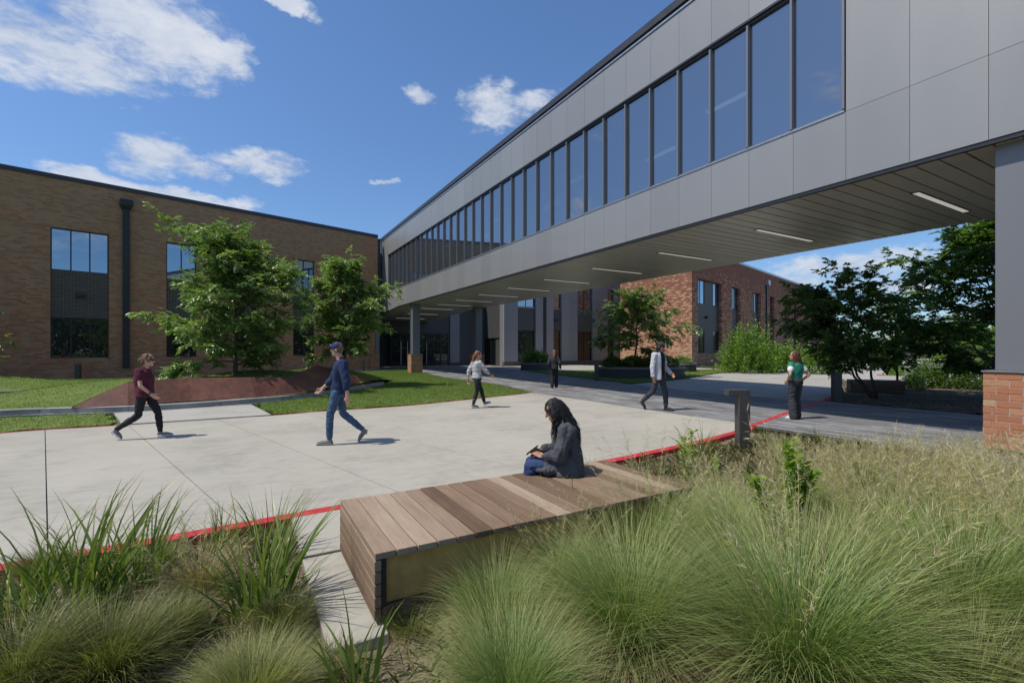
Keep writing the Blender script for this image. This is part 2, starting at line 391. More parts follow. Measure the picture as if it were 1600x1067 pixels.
# metals and panels
def m_panel(name, col, rough=.42, metal=.35):
    nt = newmat(name); co = ocoord(nt); n = nt.noise(mapping(nt, co, (1, 1, .35)), .9, 4, .5)
    rv = nt.node('ShaderNodeObjectInfo').outputs['Random']; k = nt.m('ADD', nt.m('MULTIPLY_ADD', rv, .11, .90), nt.m('MULTIPLY', nt.m('SUBTRACT', n, .5), .14))
    c = nt.mix(1.0, col, nt.node('ShaderNodeCombineColor', {0: k, 1: k, 2: k}).outputs[0], 'MULTIPLY')
    finish(nt, pbsdf(nt, c, nt.m('MULTIPLY_ADD', n, .1, rough - .05), metal, .4, n, .04, .02))
m_panel('fascia_metal', (.325, .318, .308), .42, .35)
m_panel('wall_panel_grey', (.26, .26, .265), .55, .1)
m_panel('wall_panel_dark', (.075, .077, .08), .5, .1)
m_panel('column_metal', (.20, .203, .215), .45, .3)
m_panel('soffit_metal', (.50, .475, .42), .36, .3)
mat_plain('dark_metal', (.035, .036, .04), .45, .4, .12, 5)
mat_plain('coping_metal', (.055, .055, .062), .45, .4, .12, 3)
mat_plain('bronze_metal', (.085, .079, .074), .5, .4, .15, 7)
mat_plain('pale_metal', (.45, .46, .47), .35, .8, .1, 5)
mat_plain('interior_dark', (.05, .052, .055), .8)
mat_plain('interior_pale', (.35, .35, .34), .8)
mat_glass('glass_blue', (.012, .018, .028), .42, (.66, .84, 1.0), .02)
mat_glass('glass_dark', (.006, .007, .008), .07, (.85, .9, .9), .01)
mat_glass('glass_bridge', (.05, .055, .06), .30, (.92, .95, 1.0), .012, .42)
def m_emit(name, col, st):
    nt = newmat(name); finish(nt, nt.node('ShaderNodeEmission', {'Color': col, 'Strength': st}))
m_emit('lamp_strip', (1, .96, .87), .27)
m_emit('lamp_indoor', (1, .97, .92), 1.2)
def m_corten():
    nt = newmat('weathering_steel'); co = ocoord(nt)
    a = nt.noise(co, 1.3, 6, .65); b = nt.noise(mapping(nt, co, (6, 6, .8)), 1.5, 5, .65); v = nt.m('ADD', nt.m('MULTIPLY', a, .55), nt.m('MULTIPLY', b, .45))
    c = nt.ramp(v, [(.36, (.07, .028, .02)), (.5, (.12, .045, .029)), (.66, (.20, .078, .044))])
    finish(nt, pbsdf(nt, c, .55, .15, .4, nt.noise(co, 60, 4, .7), .15, .004))
m_corten()
def m_wood(name, dark, mid, pale):
    nt = newmat(name); tc = nt.node('ShaderNodeTexCoord').outputs['Object']; oi = nt.node('ShaderNodeObjectInfo'); rv = oi.outputs['Random']
    off = nt.node('ShaderNodeVectorMath', {0: tc, 1: nt.node('ShaderNodeCombineXYZ', {0: nt.m('MULTIPLY', rv, 31), 1: nt.m('MULTIPLY', rv, 17), 2: rv}).outputs[0]}, operation='ADD').outputs[0]
    g = nt.noise(mapping(nt, off, (38, 2.0, 38)), 1.5, 6, .7, .4); s = nt.noise(mapping(nt, off, (8, 1.0, 8)), 1.3, 4, .6)
    k = nt.noise(mapping(nt, off, (150, 6, 150)), 1, 3, .7)
    v = nt.m('ADD', nt.m('ADD', nt.m('MULTIPLY', g, .35), nt.m('MULTIPLY', s, .35)), nt.m('MULTIPLY', rv, .5))
    c = nt.ramp(v, [(.30, dark), (.58, mid), (.88, pale)])
    c = nt.mix(nt.m('MULTIPLY', nt.smooth(k, .55, .78), .4), c, tuple(x * .45 for x in dark))
    finish(nt, pbsdf(nt, c, .75, 0, .3, nt.m('ADD', g, k), .35, .003))
m_wood('weathered_wood', (.105, .064, .038), (.205, .135, .085), (.36, .275, .20))
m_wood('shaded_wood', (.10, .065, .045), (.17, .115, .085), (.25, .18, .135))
mat_plain('bench_infill', (.46, .29, .10), .6, .2, .2, 8)
mat_plain('stone_grey', (.20, .20, .195), .85, var=.25, scale=12, bump=.2)
mat_plain('planter_dark', (.055, .055, .058), .7, var=.3, scale=10, bump=.15)
mat_plain('bark', (.13, .10, .075), .9, var=.4, scale=25, bump=.6)
mat_plain('bark_dark', (.07, .055, .045), .9, var=.4, scale=25, bump=.6)
# foliage
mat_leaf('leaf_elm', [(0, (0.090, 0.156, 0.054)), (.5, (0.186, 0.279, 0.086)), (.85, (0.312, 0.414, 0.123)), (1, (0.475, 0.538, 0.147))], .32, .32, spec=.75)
mat_leaf('leaf_oak', [(0, (0.058, 0.118, 0.031)), (.6, (0.120, 0.209, 0.052)), (1, (0.226, 0.347, 0.073))], .30, .4)
mat_leaf('leaf_bright', [(0, (0.073, 0.140, 0.024)), (.5, (0.133, 0.230, 0.036)), (1, (0.230, 0.327, 0.067))], .4, .45)
mat_leaf('leaf_sapling', [(0, (.15, .25, .035)), (.5, (.24, .36, .05)), (1, (.36, .46, .09))], .5, .4)
mat_leaf('leaf_hedge', [(0, (0.046, 0.098, 0.021)), (.5, (0.086, 0.167, 0.030)), (1, (0.161, 0.241, 0.046))], .35, .45)
mat_leaf('leaf_far', [(0, (0.060, 0.090, 0.036)), (.5, (0.096, 0.138, 0.054)), (1, (0.150, 0.192, 0.078))], .2, .7)
mat_leaf('leaf_sage', [(0, (.07, .09, .055)), (.5, (.13, .15, .09)), (1, (.22, .23, .14))], .3, .6)
mat_leaf('blade_muhly', [(0, (0.101, 0.160, 0.047)), (.5, (0.186, 0.269, 0.084)), (.85, (0.287, 0.359, 0.125)), (1, (0.502, 0.432, 0.186))], .30, .42,
         [(.0, .35, (0.186, 0.269, 0.073), .35), (.5, 1.0, (0.502, 0.440, 0.200), .5)])
mat_leaf('blade_straw', [(0, (0.240, 0.187, 0.097)), (.5, (0.406, 0.323, 0.179)), (.8, (0.540, 0.446, 0.275)), (1, (0.256, 0.273, 0.103))], .25, .6)
mat_leaf('blade_sword', [(0, (0.059, 0.101, 0.022)), (.5, (0.116, 0.182, 0.037)), (.85, (0.186, 0.250, 0.055)), (1, (0.342, 0.297, 0.097))], .32, .35,
         [(.0, .3, (0.155, 0.203, 0.049), .4), (.8, 1.0, (0.217, 0.176, 0.073), .4)])
mat_leaf('blade_dome', [(0, (0.160, 0.179, 0.059)), (.5, (0.247, 0.261, 0.089)), (1, (0.383, 0.360, 0.134))], .3, .5)
mat_leaf('blade_olive', [(0, (0.072, 0.092, 0.024)), (.5, (0.143, 0.166, 0.045)), (.85, (0.244, 0.236, 0.079)), (1, (0.374, 0.300, 0.120))], .28, .45)
mat_leaf('plume', [(0, (0.489, 0.394, 0.298)), (.5, (0.685, 0.583, 0.446)), (1, (0.850, 0.805, 0.655))], .4, .7)
mat_leaf('lawn_blade', [(0, (0.076, 0.129, 0.025)), (.5, (0.143, 0.227, 0.046)), (1, (0.258, 0.325, 0.091))], .3, .5)
mat_leaf('litter', [(0, (0.084, 0.060, 0.036)), (.4, (0.192, 0.150, 0.090)), (.8, (0.348, 0.288, 0.180)), (1, (0.432, 0.372, 0.240))], .1, .8)

# ================================================================== GROUND
BED_Z = -.07
g = MB(); g.add([(-900, -900, -.16), (900, -900, -.16), (900, 900, -.16), (-900, 900, -.16)], [(0, 1, 2, 3)])
tag(g.build('ground', MATS['dry_field']), kind='structure')

BA = R(15.16); BD = Vector((math.cos(BA), math.sin(BA))); BN = Vector((-math.sin(BA), math.cos(BA)))   # brick buildings' grid
red_front = [(-24, 2.2), (-17, 2.36), (-13.5, 2.46), (-11.85, 2.5), (-10.3, 2.6), (-9.44, 2.66), (-7.5, 2.72), (-5.47, 2.84), (-4.54, 2.95), (-3.2, 3.13), (-1.69, 3.43), (0, 3.86), (2.28, 4.54), (4.4, 5.13), (6.61, 5.78), (8.4, 6.4), (10.41, 7.2), (14, 8.9), (20, 12.0), (30, 17.4)]
RF = [(p.x, p.y) for p in spline(red_front, 5)]
red_far_px = [(0, 677), (150, 667), (332, 654.8), (424, 649.4), (506, 642.5), (580, 638), (648, 633), (735, 624), (836, 613.6), (918, 605.7), (965, 600.5)]
rfar = [(-24, 8.0), (-18.5, 9.3)] + [G(*p) for p in red_far_px]
RFAR = [(p.x, p.y) for p in spline(rfar, 5)]
WALK_T0, WALK_T1 = -.45, 6.25
# front concrete plaza, cut into slabs along the brick buildings' grid
plaza_poly = [p for p in RF if p[0] < WALK_T0 - .02] + [(WALK_T0, 3.74), (WALK_T0, 13.1)] + [p for p in RFAR if p[0] < WALK_T0][::-1]
plaza_poly = [(p[0], p[1]) for p in plaza_poly]
base = sheet('plaza_base', plaza_poly, -.03, MATS['asphalt'], thick=.1)
plaza = empty('plaza', (0, 0, 0)); tag(plaza, kind='structure')
cuts = [-22.3, -20.75, -19.2, -17.65, -16.1, -14.55, -12.95, -10.72, -9.39, -7.74, -5.9, -4.1, -2.3, -.5, 1.3, 3.1, 5.0]
for i in range(len(cuts) - 1):
    a0, a1 = cuts[i], cuts[i + 1]; gp = .006 if i < 10 else .0025
    st = (6.25 if i % 2 else 6.94) - 2.63 * 4 if i != 8 else 7.98 - 2.63 * 4
    strip = clip_poly(clip_poly(plaza_poly, -BD.x, -BD.y, -(a0 + gp)), BD.x, BD.y, a1 - gp)
    for k in range(12):
        b0, b1 = st + 2.63 * k, st + 2.63 * (k + 1)
        pc = clip_poly(clip_poly(strip, -BN.x, -BN.y, -(b0 + .0016)), BN.x, BN.y, b1 - .0016)
        if len(pc) < 3: continue
        ar = .5 * sum(pc[q][0] * pc[(q + 1) % len(pc)][1] - pc[(q + 1) % len(pc)][0] * pc[q][1] for q in range(len(pc)))
        if abs(ar) < .01: continue
        if ar < 0: pc = pc[::-1]
        o = MB().prism(pc, -.028, 0).build('slab', MATS['concrete'], plaza)
        bm = bmesh.new(); bm.from_mesh(o.data); bmesh.ops.triangulate(bm, faces=[f for f in bm.faces if len(f.verts) > 4]); bm.to_mesh(o.data); bm.free()
# paver walkway under the bridge, the road beyond
walk_poly = [(WALK_T0, -12), (WALK_T1, -12), (WALK_T1, 5.55), (5.4, 9), (6.2, 14.4), (7.4, 21), (8.6, 28.6), (9.5, 34), (12.4, 38.7), (12.4, 43.1), (-1, 43.1), (1.4, 37), (.9, 30), (.2, 24), (.2, 17), (WALK_T0, 13.1)]
sheet('paver_walkway', walk_poly, 0, MATS['pavers'])
road_poly = [p for p in RF if p[0] > WALK_T1 - .3] + [(60, 21), (80, 30), (60, 30), (36, 25), (27.5, 22.2), (18, 18.6), (11.75, 15.9), (8.5, 15.0), (6.2, 14.4), (5.4, 9)]
sheet('rear_road', road_poly, -.004, MATS['road_concrete'], thick=.08)
tag(ribbon('red_kerb', [p for p in RF if p[0] < WALK_T0], -.16, -.005, -.2, .002, MATS['red_paint']), kind='structure')
tag(ribbon('red_kerb', [p for p in RF if p[0] >= WALK_T0 - .3 and p[0] < WALK_T1 + .4], -.07, .07, -.02, .004, MATS['red_paint']), kind='structure')
tag(ribbon('red_kerb', [p for p in RF if p[0] >= WALK_T1], -.15, -.005, -.1, .05, MATS['red_paint_worn']), kind='structure')
tag(ribbon('red_line', RFAR, -.012, .055, -.02, .006, MATS['red_paint_worn']), kind='structure')
# planting beds
def bed(name, poly, z, mat, amp, res=.12, seed=0, bumps=()):
    xs = [p[0] for p in poly]; ys = [p[1] for p in poly]
    nx = int((max(xs) - min(xs)) / res) + 2; ny = int((max(ys) - min(ys)) / res) + 2
    bm = bmesh.new(); grid = {}
    gx = np.linspace(min(xs), max(xs), nx); gy = np.linspace(min(ys), max(ys), ny); XX, YY = np.meshgrid(gx, gy, indexing='ij')
    ins = in_poly(XX.ravel(), YY.ravel(), poly).reshape(XX.shape)
    def zz(x, y):
        h = z + amp * mnoise.noise(Vector((x * 2.3, y * 2.3, seed))) + amp * .6 * mnoise.noise(Vector((x * 7, y * 7, seed + 5)))
        for (bx, by, bh, br) in bumps: h += bh * math.exp(-((x - bx) ** 2 + (y - by) ** 2) / (br * br))
        return h
    # lattice of triangles clipped by inside test, with the exact outline as skirt
    for i in range(nx):
        for j in range(ny):
            if ins[i, j]: grid[i, j] = bm.verts.new((gx[i], gy[j], zz(gx[i], gy[j])))
    for i in range(nx - 1):
        for j in range(ny - 1):
            q = [grid.get(k) for k in ((i, j), (i + 1, j), (i + 1, j + 1), (i, j + 1))]; q = [v for v in q if v]
            if len(q) >= 3: bm.faces.new(q)
    me = bpy.data.meshes.new(name); bm.to_mesh(me); bm.free(); me.materials.append(mat)
    me.polygons.foreach_set('use_smooth', [True] * len(me.polygons))
    o = bpy.data.objects.new(name, me); link(o); tag(o, kind='structure')
    return o, zz
RFo = [p for p in RF if -17 < p[0] < WALK_T0 + .1]
bed_poly = [(-17, -4.0), (WALK_T0 - .02, -4.0), (WALK_T0 - .02, 1.3), (-.8, 3.1)] + [(p[0], p[1] - .1) for p in RFo[::-1] if p[0] < -.85]
front_bed, bed_z = bed('planting_bed', bed_poly, BED_Z, MATS['litter_soil'], .03, .11, 3)
mulch_poly = [(6.3, -12), (30, -12), (30, 12), (24, 13.9), (18, 10.8), (14, 8.7), (10.4, 7.0), (8.4, 6.2), (6.35, 5.5)]
mulch_bed, mulch_z = bed('mulch_bed', mulch_poly, -.01, MATS['mulch'], .04, .2, 8)
# bench pad
pad = MB(); pad.box(-9.965, -6.8, 1.46, 2.5, -.25, -.001); pad.box(-9.965, -9.62, .09, 1.445, -.25, -.018); pad.box(-9.615, -6.83, .26, 1.445, -.25, -.018)
tag(pad.build('bench_pad', MATS['concrete'], bevel=.006), kind='structure')
# lawns
kerb_px = [(0, 652), (100, 648), (200, 645), (300, 639), (385, 632), (450, 626), (520, 616), (560, 609), (600, 602)]
KB = [(-24, 12.0), (-19, 13.2)] + [G(*p) for p in kerb_px]
KBS = [(p.x, p.y) for p in spline(KB, 4)]
apron = [G(178, 647), G(190, 664.7), G(424, 649.4), G(392, 633)]
LFA = [p for p in RFAR if p[0] < -12.55] + [G(190, 664.7), G(178, 647)]
lawn_front = [G(424, 649.4)] + [p for p in RFAR if -10.0 < p[0] < WALK_T0 + .3] + [(.2, 17), (.2, 24), (.9, 30), (1.4, 36.2), (-6, 34.6), (-4.0, 24.0), (-3.2, 23.2)] + [p for p in KBS[::-1] if p[0] > -10.2] + [G(392, 633)]
lawn1, lawn1_z = bed('lawn', lawn_front, .012, MATS['lawn'], .012, .25, 11)
lawn0_poly = LFA + [p for p in KBS[::-1] if p[0] < -13.3]
lawn0, lawn0_z = bed('lawn', lawn0_poly, .012, MATS['lawn'], .012, .25, 12)
sheet('concrete_apron', apron, .03, MATS['concrete_old'])
K_END = KBS[-1]
back_lawn = KBS + [(-3.3, 23.6), (-4.2, 24.3), (-5.2, 33.7), (-24, 28.6)]
bumps = [(-14.5, 18.5, .45, 2.6), (-9.8, 18.3, .62, 2.6), (-6.6, 21.0, .62, 2.0), (-21.0, 25.2, .62, 3.2), (-10.5, 22, .3, 3.5)]
lawn2, lawn2_z = bed('lawn', back_lawn, .10, MATS['lawn'], .02, .22, 14, bumps)
lawnR = [(8.7, 28.8), (6.35, 14.5), (8.5, 15.1), (11.7, 16.0), (18, 18.7), (27.4, 22.3), (21, 23.9), (14, 27.2)]
lawn3, lawn3_z = bed('lawn', lawnR, .012, MATS['lawn'], .012, .25, 17)
# concrete walk along the brick wall and in front of the panelled wing
E0 = Vector((-.49, 37.5))
def BW(x, y): p = E0 + BD * x + BN * y; return (p.x, p.y)
sheet('wall_walk', [BW(-40, 0.05), BW(-40, -3.2), BW(-1.2, -3.2), (1.6, 36.6), (-.4, 37.6)], .03, MATS['concrete_old'])
sheet('wall_walk', [(9.6, 34.2), (8.7, 28.8), (14, 27.2), (21, 23.9), (25.3, 23.2), (25.6, 26.6), (20.5, 38.8), (12.5, 38.8)], .02, MATS['concrete_old'])
sheet('dry_bed', [(25.3, 23.2), (27.4, 22.4), (36, 25.2), (62, 33.5), (62, 36), (25.6, 26.6)], .03, MATS['litter_soil'])
# far ground beyond the road on the right
sheet('far_road', [(31, 15.5), (60, 10), (110, -6), (130, 2), (70, 21), (61, 21), (30, 18.2)], 0, MATS['asphalt'])
sheet('car_park', [(110, -6), (130, 2), (80, 20), (90, 42), (260, 100), (330, 30), (200, -60)], -.02, MATS['road_concrete'])
sheet('car_park', [(14.8, 8.6), (20, 11.6), (30, 17), (31, 15.5), (60, 9.5), (52, -6), (28, -8), (24, 6)], .05, MATS['road_concrete'])

# ================================================================== helpers for buildings
def wall_cells(mb, x0, x1, z0, z1, openings, y0=0.0, y1=.3, groove=(), vgroove=()):
    """wall in the local xz plane, split round its openings; rows or columns in `groove` are set back"""
    xs = sorted({x0, x1, *[o[0] for o in openings], *[o[1] for o in openings], *[v for g2 in vgroove for v in g2]})
    zs = sorted({z0, z1, *[o[2] for o in openings], *[o[3] for o in openings], *[v for g2 in groove for v in g2]})
    xs = [v for v in xs if x0 <= v <= x1]; zs = [v for v in zs if z0 <= v <= z1]
    for j in range(len(zs) - 1):
        gr = any(abs(zs[j] - g2[0]) < 1e-6 for g2 in groove)
        i = 0
        while i < len(xs) - 1:
            def solid(k):
                cx, cz = (xs[k] + xs[k + 1]) / 2, (zs[j] + zs[j + 1]) / 2
                return not any(o[0] < cx < o[1] and o[2] < cz < o[3] for o in openings)
            def vg(k): return any(abs(xs[k] - g2[0]) < 1e-6 for g2 in vgroove)
            if not solid(i): i += 1; continue
            k = i
            if not vg(i):
                while k + 1 < len(xs) - 1 and solid(k + 1) and not vg(k + 1): k += 1
            mb.box(xs[i], xs[k + 1], y0 + (.02 if gr or vg(i) else 0), y1, zs[j], zs[j + 1])
            i = k + 1
def window(parent, x0, x1, z0, z1, y, n, glass, fw=.06, label=None, M=None):
    """aluminium window: frame with n lights, one pane object per light"""
    f = MB(); d = .08
    f.box(x0, x1, y, y + d, z0, z0 + fw, M=M); f.box(x0, x1, y, y + d, z1 - fw, z1, M=M)
    w = (x1 - x0 - fw) / n; panes = []
    for k in range(n + 1): f.box(x0 + w * k, x0 + w * k + fw, y, y + d, z0 + fw, z1 - fw, M=M)
    o = f.build('window', MATS['dark_metal'], parent)
    for k in range(n):
        p = MB(); p.box(x0 + w * k + fw, x0 + w * (k + 1), y + .035, y + .05, z0 + fw, z1 - fw, M=M); p.build('pane', glass, o)
    return o

# ================================================================== LEFT BRICK BUILDING
HB = 11.15
bl = empty('brick_building', (E0.x, E0.y, 0), BA, 'long tan brick school building with grey coping and dark windows behind the lawn', 'building')
wins = [(-19.8, -17.35, 3), (-14.6, -13.0, 2), (-10.8, -9.2, 2), (-6.91, -5.35, 2), (-3.12, -1.55, 2), (-24.6, -22.2, 3), (-29.5, -27.1, 3), (-34.4, -32, 3)]
opn = [(a, b, 1.22, 8.44) for a, b, n in wins]
mb = MB(); wall_cells(mb, -44, 0, 0, HB, opn, 0, .35, groove=[(8.455, 8.475)], vgroove=[(a + (b - a), a + (b - a) + .015) for a, b, n in wins[:1]])
mb.box(-44, -43.7, .35, 20, 0, HB); mb.box(-44, 6, 20, 20.3, 0, HB)
mb.build('wall', MATS['tan_brick'], bl)
MB().box(-43.7, 0, .36, 20, HB - .5, HB - .4).build('roof', MATS['asphalt'], bl)
MB().box(-44.05, .0, -.06, .42, HB, HB + .24).build('coping', MATS['coping_metal'], bl)
for a, b, n in wins:
    window(bl, a, b, 6.1, 8.44, .10, n, MATS['glass_blue'])
    window(bl, a, b, 1.22, 3.50, .10, n, MATS['glass_dark'])
    MB().box(a, b, .08, .3, 3.5, 6.1).build('brick_spandrel', MATS['dark_brick'], bl)
    MB().box(a, b, .3, .34, 1.22, 8.44).build('backing', MATS['interior_dark'], bl)
    if n == 3:
        l = MB().box((a + b) / 2 - .22, (a + b) / 2 + .22, -.12, .078, 4.68, 4.86).build('wall_light', MATS['dark_metal'], bl, bevel=.01)
for x in (-16.57, -30.6):
    d = MB(); d.box(x - .16, x + .16, -.2, -.002, .6, 10.05); 
    d.build('downspout', MATS['dark_metal'], bl, bevel=.01)
    h = MB(); hv = [(-.2, -.24), (.2, -.24), (.2, -.003), (-.2, -.003)]; tv = [(-.3, -.4), (.3, -.4), (.3, -.003), (-.3, -.003)]
    h.add([(x + p[0], p[1], 10.05) for p in hv] + [(x + p[0], p[1], 10.25) for p in tv] + [(x + p[0], p[1], 10.6) for p in tv],
          [(3, 2, 1, 0), (8, 9, 10, 11)] + [(i, (i + 1) % 4, 4 + (i + 1) % 4, 4 + i) for i in range(4)] + [(4 + i, 4 + (i + 1) % 4, 8 + (i + 1) % 4, 8 + i) for i in range(4)])
    h.build('conductor_head', MATS['dark_metal'], bl)
# brick pier and door jamb at the right end of the wall
MB().box(-.72, .0, -.32, -.004, 0, 1.36).build('brick_pier', MATS['tan_brick'], bl, bevel=.004)
MB().box(-.25, .05, -.2, -.004, 1.362, 5.0).build('jamb_panel', MATS['column_metal'], bl)

# ================================================================== PANELLED ENTRY WING (square to the bridge)
SF, SB = 38.9, 43.2
pw = empty('entry_wing', (12.5, SF, 0), 0, 'grey panelled entrance wing with dark recessed doors below the bridge', 'building')
def TX(px, s=SF):                                         # photo column -> x on the plane y = s
    r = (px - CX) / FPX; dy = s - CAM.y
    # CAM + FW*D + RT*r*D : y component = dy
    D = dy / (FW.y + RT.y * r); return CAM.x + (FW.x + RT.x * r) * D
cols = [788, 809.2, 837.2, 865, 877.7, 902.5, 926.5, 949.7, 960, 972]
ts = [TX(c) - 12.5 for c in cols]; ts[0] = 0.0
kinds = ['P', 'W', 'P', 'W', 'P', 'W', 'P', 'W', 'P']
bk = MB(); bk.box(.3, ts[-1] + 6, .4, 4.0, 0, 10.9); bk.build('wall_core', MATS['interior_dark'], pw)
for k, kd in enumerate(kinds):
    a, b = ts[k], ts[k + 1]
    if kd == 'P':
        n = 2 if b - a > 1.8 else 1
        for q in range(n):
            xa, xb = a + (b - a) * q / n, a + (b - a) * (q + 1) / n
            for z0, z1 in ((.47, 3.745), (3.757, 7.2), (7.212, 11.0)):
                MB().box(xa + .004, xb - .004, 0, .39, z0, z1).build('wall_panel', MATS['wall_panel_grey'], pw)
        MB().box(a, b, -.01, .39, 0, .465).build('brick_plinth', MATS['dark_brick'], pw)
    else:
        n = 2 if b - a > 1.5 else 1
        window(pw, a, b, .47, 3.70, .26, n, MATS['glass_dark'])
        MB().box(a, b, .22, .39, 3.705, 6.04).build('spandrel', MATS['wall_panel_dark'], pw)
        MB().box(a, b, .16, .39, 6.045, 6.11).build('window_sill', MATS['pale_metal'], pw)
        window(pw, a, b, 6.112, 8.6, .26, n, MATS['glass_blue'])
        MB().box(a, b, .02, .39, 8.605, 11.0).build('wall_panel', MATS['wall_panel_grey'], pw)
        MB().box(a, b, -.01, .39, 0, .465).build('brick_plinth', MATS['dark_brick'], pw)
MB().box(ts[3] - .0, ts[3] + .0 + .001, 0, 0, 0, 0)
tsd = TX(851) - 12.5
MB().box(tsd - .16, tsd + .16, -.13, -.003, .5, 9.5).build('downspout', MATS['dark_metal'], pw, bevel=.01)
MB().box(TX(870) - 12.5 - .2, TX(870) - 12.5 + .2, .05, .218, 4.75, 4.95).build('wall_light', MATS['dark_metal'], pw, bevel=.01)
MB().box(TX(969.5) - 12.5 - .09, TX(969.5) - 12.5 + .09, -.18, -.004, .5, 9.6).build('downspout', MATS['pale_metal'], pw, bevel=.01)
# return wall with the side door
MB().box(0, .295, .395, .95, 0, 11).build('wall_panel', MATS['fascia_metal'], pw)
MB().box(0, .295, .955, 4.72, 2.9, 11).build('wall_panel', MATS['wall_panel_dark'], pw)
MB().box(.1, .295, .955, 2.0, 0, 2.895).build('wall_panel', MATS['wall_panel_dark'], pw)
fr = MB(); fr.box(.08, .2, 2.005, 2.07, 0, 2.89); fr.box(.08, .2, 3.03, 3.09, 0, 2.89); fr.box(.08, .2, 4.0, 4.06, 0, 2.89); fr.box(.08, .2, 2.07, 4.0, 2.8, 2.89); fr.box(.08, .28, 4.062, 4.72, 0, 2.895)
fo = fr.build('side_door', MATS['dark_metal'], pw)
for ya, yb in ((2.07, 3.03), (3.09, 4.0)): MB().box(.13, .15, ya, yb, .06, 2.8).build('pane', MATS['glass_dark'], fo)
# recessed back wall with the storefront
mb = MB(); x_l = TX(606, SB) - 12.5
xs0, xs1 = TX(611, SB) - 12.5, TX(700.5, SB) - 12.5
SH = 3.35
bkw = MB(); bkw.box(xs0 - 6, .6, 4.75, 5.0, 0, 11); bkw.build('back_wall', MATS['interior_dark'], pw)
MB().box(xs0 - 6, xs1, 4.3, 4.7, SH + .005, 11).build('dark_fascia', MATS['wall_panel_dark'], pw)
xa, xb = TX(703.5, SB) - 12.5, TX(718, SB) - 12.5
MB().box(xs1 + .01, xa - .005, 4.42, 4.7, 0, 11).build('wall_panel', MATS['wall_panel_dark'], pw)
for z0, z1 in ((0.3, 3.35), (3.36, 11)): MB().box(xa, xb, 4.3, 4.7, z0, z1).build('wall_panel', MATS['wall_panel_grey'], pw)
MB().box(xa, xb, 4.32, 4.7, 0, .295).build('brick_plinth', MATS['dark_brick'], pw)
MB().box(xb + .005, -.002, 4.40, 4.7, 0, 11).build('wall_panel', MATS['wall_panel_dark'], pw)
st = MB(); lights = []
edges = [TX(p, SB) - 12.5 for p in (611, 626, 636, 651, 666, 677.5, 689, 700.5)]
for e in edges: st.box(e - .045, e + .045, 4.36, 4.5, 0, SH)
for z in (.0, 2.55, SH - .1): st.box(edges[0], edges[-1], 4.37, 4.49, z, z + .1)
st.box(edges[4], edges[-1], 4.37, 4.49, .42, .5)
so = st.build('storefront', MATS['dark_metal'], pw)
for k in range(len(edges) - 1):
    MB().box(edges[k] + .045, edges[k + 1] - .045, 4.42, 4.44, .1, 2.55).build('pane', MATS['glass_dark'], so)
    MB().box(edges[k] + .045, edges[k + 1] - .045, 4.42, 4.44, 2.65, SH - .1).build('pane', MATS['glass_dark'], so)
for k in (1, 2, 4): MB().tube([(edges[k] + .02, 4.28, .15), (edges[k] + .02, 4.28, 2.5)], .045, 8).build('pull_handle', MATS['pale_metal'], so)
# dark reveal between brick wall and wing
MB().box(-13.6, -12.6, -.9, 4.7, 4.4, 11.2).build('reveal_panel', MATS['wall_panel_dark'], pw)
MB().box(-13.4, -12.98, -1.0, 4.2, 0, 4.395).build('wall_panel', MATS['wall_panel_dark'], pw)

# ================================================================== RIGHT SPOTTED-BRICK BUILDING
cr = (25.55, 26.68)
br = empty('brick_building', (cr[0], cr[1], 0), BA, 'red brick building flecked with pale bricks beyond the bridge on the right', 'building')
HR = 11.1
w2 = [(1.36, 3.4), (5.49, 6.96), (9.8, 12.2), (16.1, 16.9), (17.6, 19.0), (22.4, 24.2), (28.5, 30.5), (33, 35), (39, 41.2)]
bays = [(1.36, 6.96), (9.8, 12.2), (16.1, 19.0), (22.4, 24.2), (28.5, 30.5), (33, 35), (39, 41.2)]
mb = MB(); wall_cells(mb, 0, 60, 0, HR, [(a, b, 1.35, 8.42) for a, b in bays], 0, .45)
mb.box(0, .45, .452, 7.6, 0, HR); mb.box(.45, 60, 7.15, 7.6, 0, HR); mb.box(59.5, 60, .452, 7.15, 0, HR)
mb.build('wall', MATS['spotted_brick'], br)
cp = MB(); cp.box(-.05, 60.05, -.05, .5, HR, HR + .22); cp.box(-.05, .5, .5, 7.65, HR, HR + .22); cp.build('coping', MATS['pale_metal'], br)
MB().box(.45, 59.5, .45, 7.15, HR - .4, HR - .3).build('roof', MATS['asphalt'], br)
for a, b in bays:
    MB().box(a, b, .30, .44, 3.6, 6.08).build('spandrel', MATS['bronze_metal'], br)
    MB().box(a, b, .40, .445, 1.35, 8.42).build('backing', MATS['interior_dark'], br)
MB().box(3.42, 5.47, .28, .395, 1.35, 3.595).build('infill_panel', MATS['bronze_metal'], br); MB().box(3.42, 5.47, .28, .395, 6.085, 8.42).build('infill_panel', MATS['bronze_metal'], br)
MB().box(16.92, 17.58, .28, .395, 1.35, 3.595).build('infill_panel', MATS['bronze_metal'], br); MB().box(16.92, 17.58, .28, .395, 6.085, 8.42).build('infill_panel', MATS['bronze_metal'], br)
for a, b in w2:
    n = 2 if b - a > 1.2 else 1
    window(br, a, b, 6.09, 8.42, .30, n, MATS['glass_blue']); window(br, a, b, 1.35, 3.59, .30, n, MATS['glass_dark'])
for x in (3.9, 18.2): MB().box(x - .2, x + .2, .08, .298, 4.75, 4.98).build('wall_light', MATS['dark_metal'], br, bevel=.01)
MB().box(20.75, 21.05, -.16, -.003, .3, 9.6).build('downspout', MATS['dark_metal'], br)
MB().box(20.55, 21.25, -.42, -.003, 9.605, 10.2).build('conductor_head', MATS['pale_metal'], br)

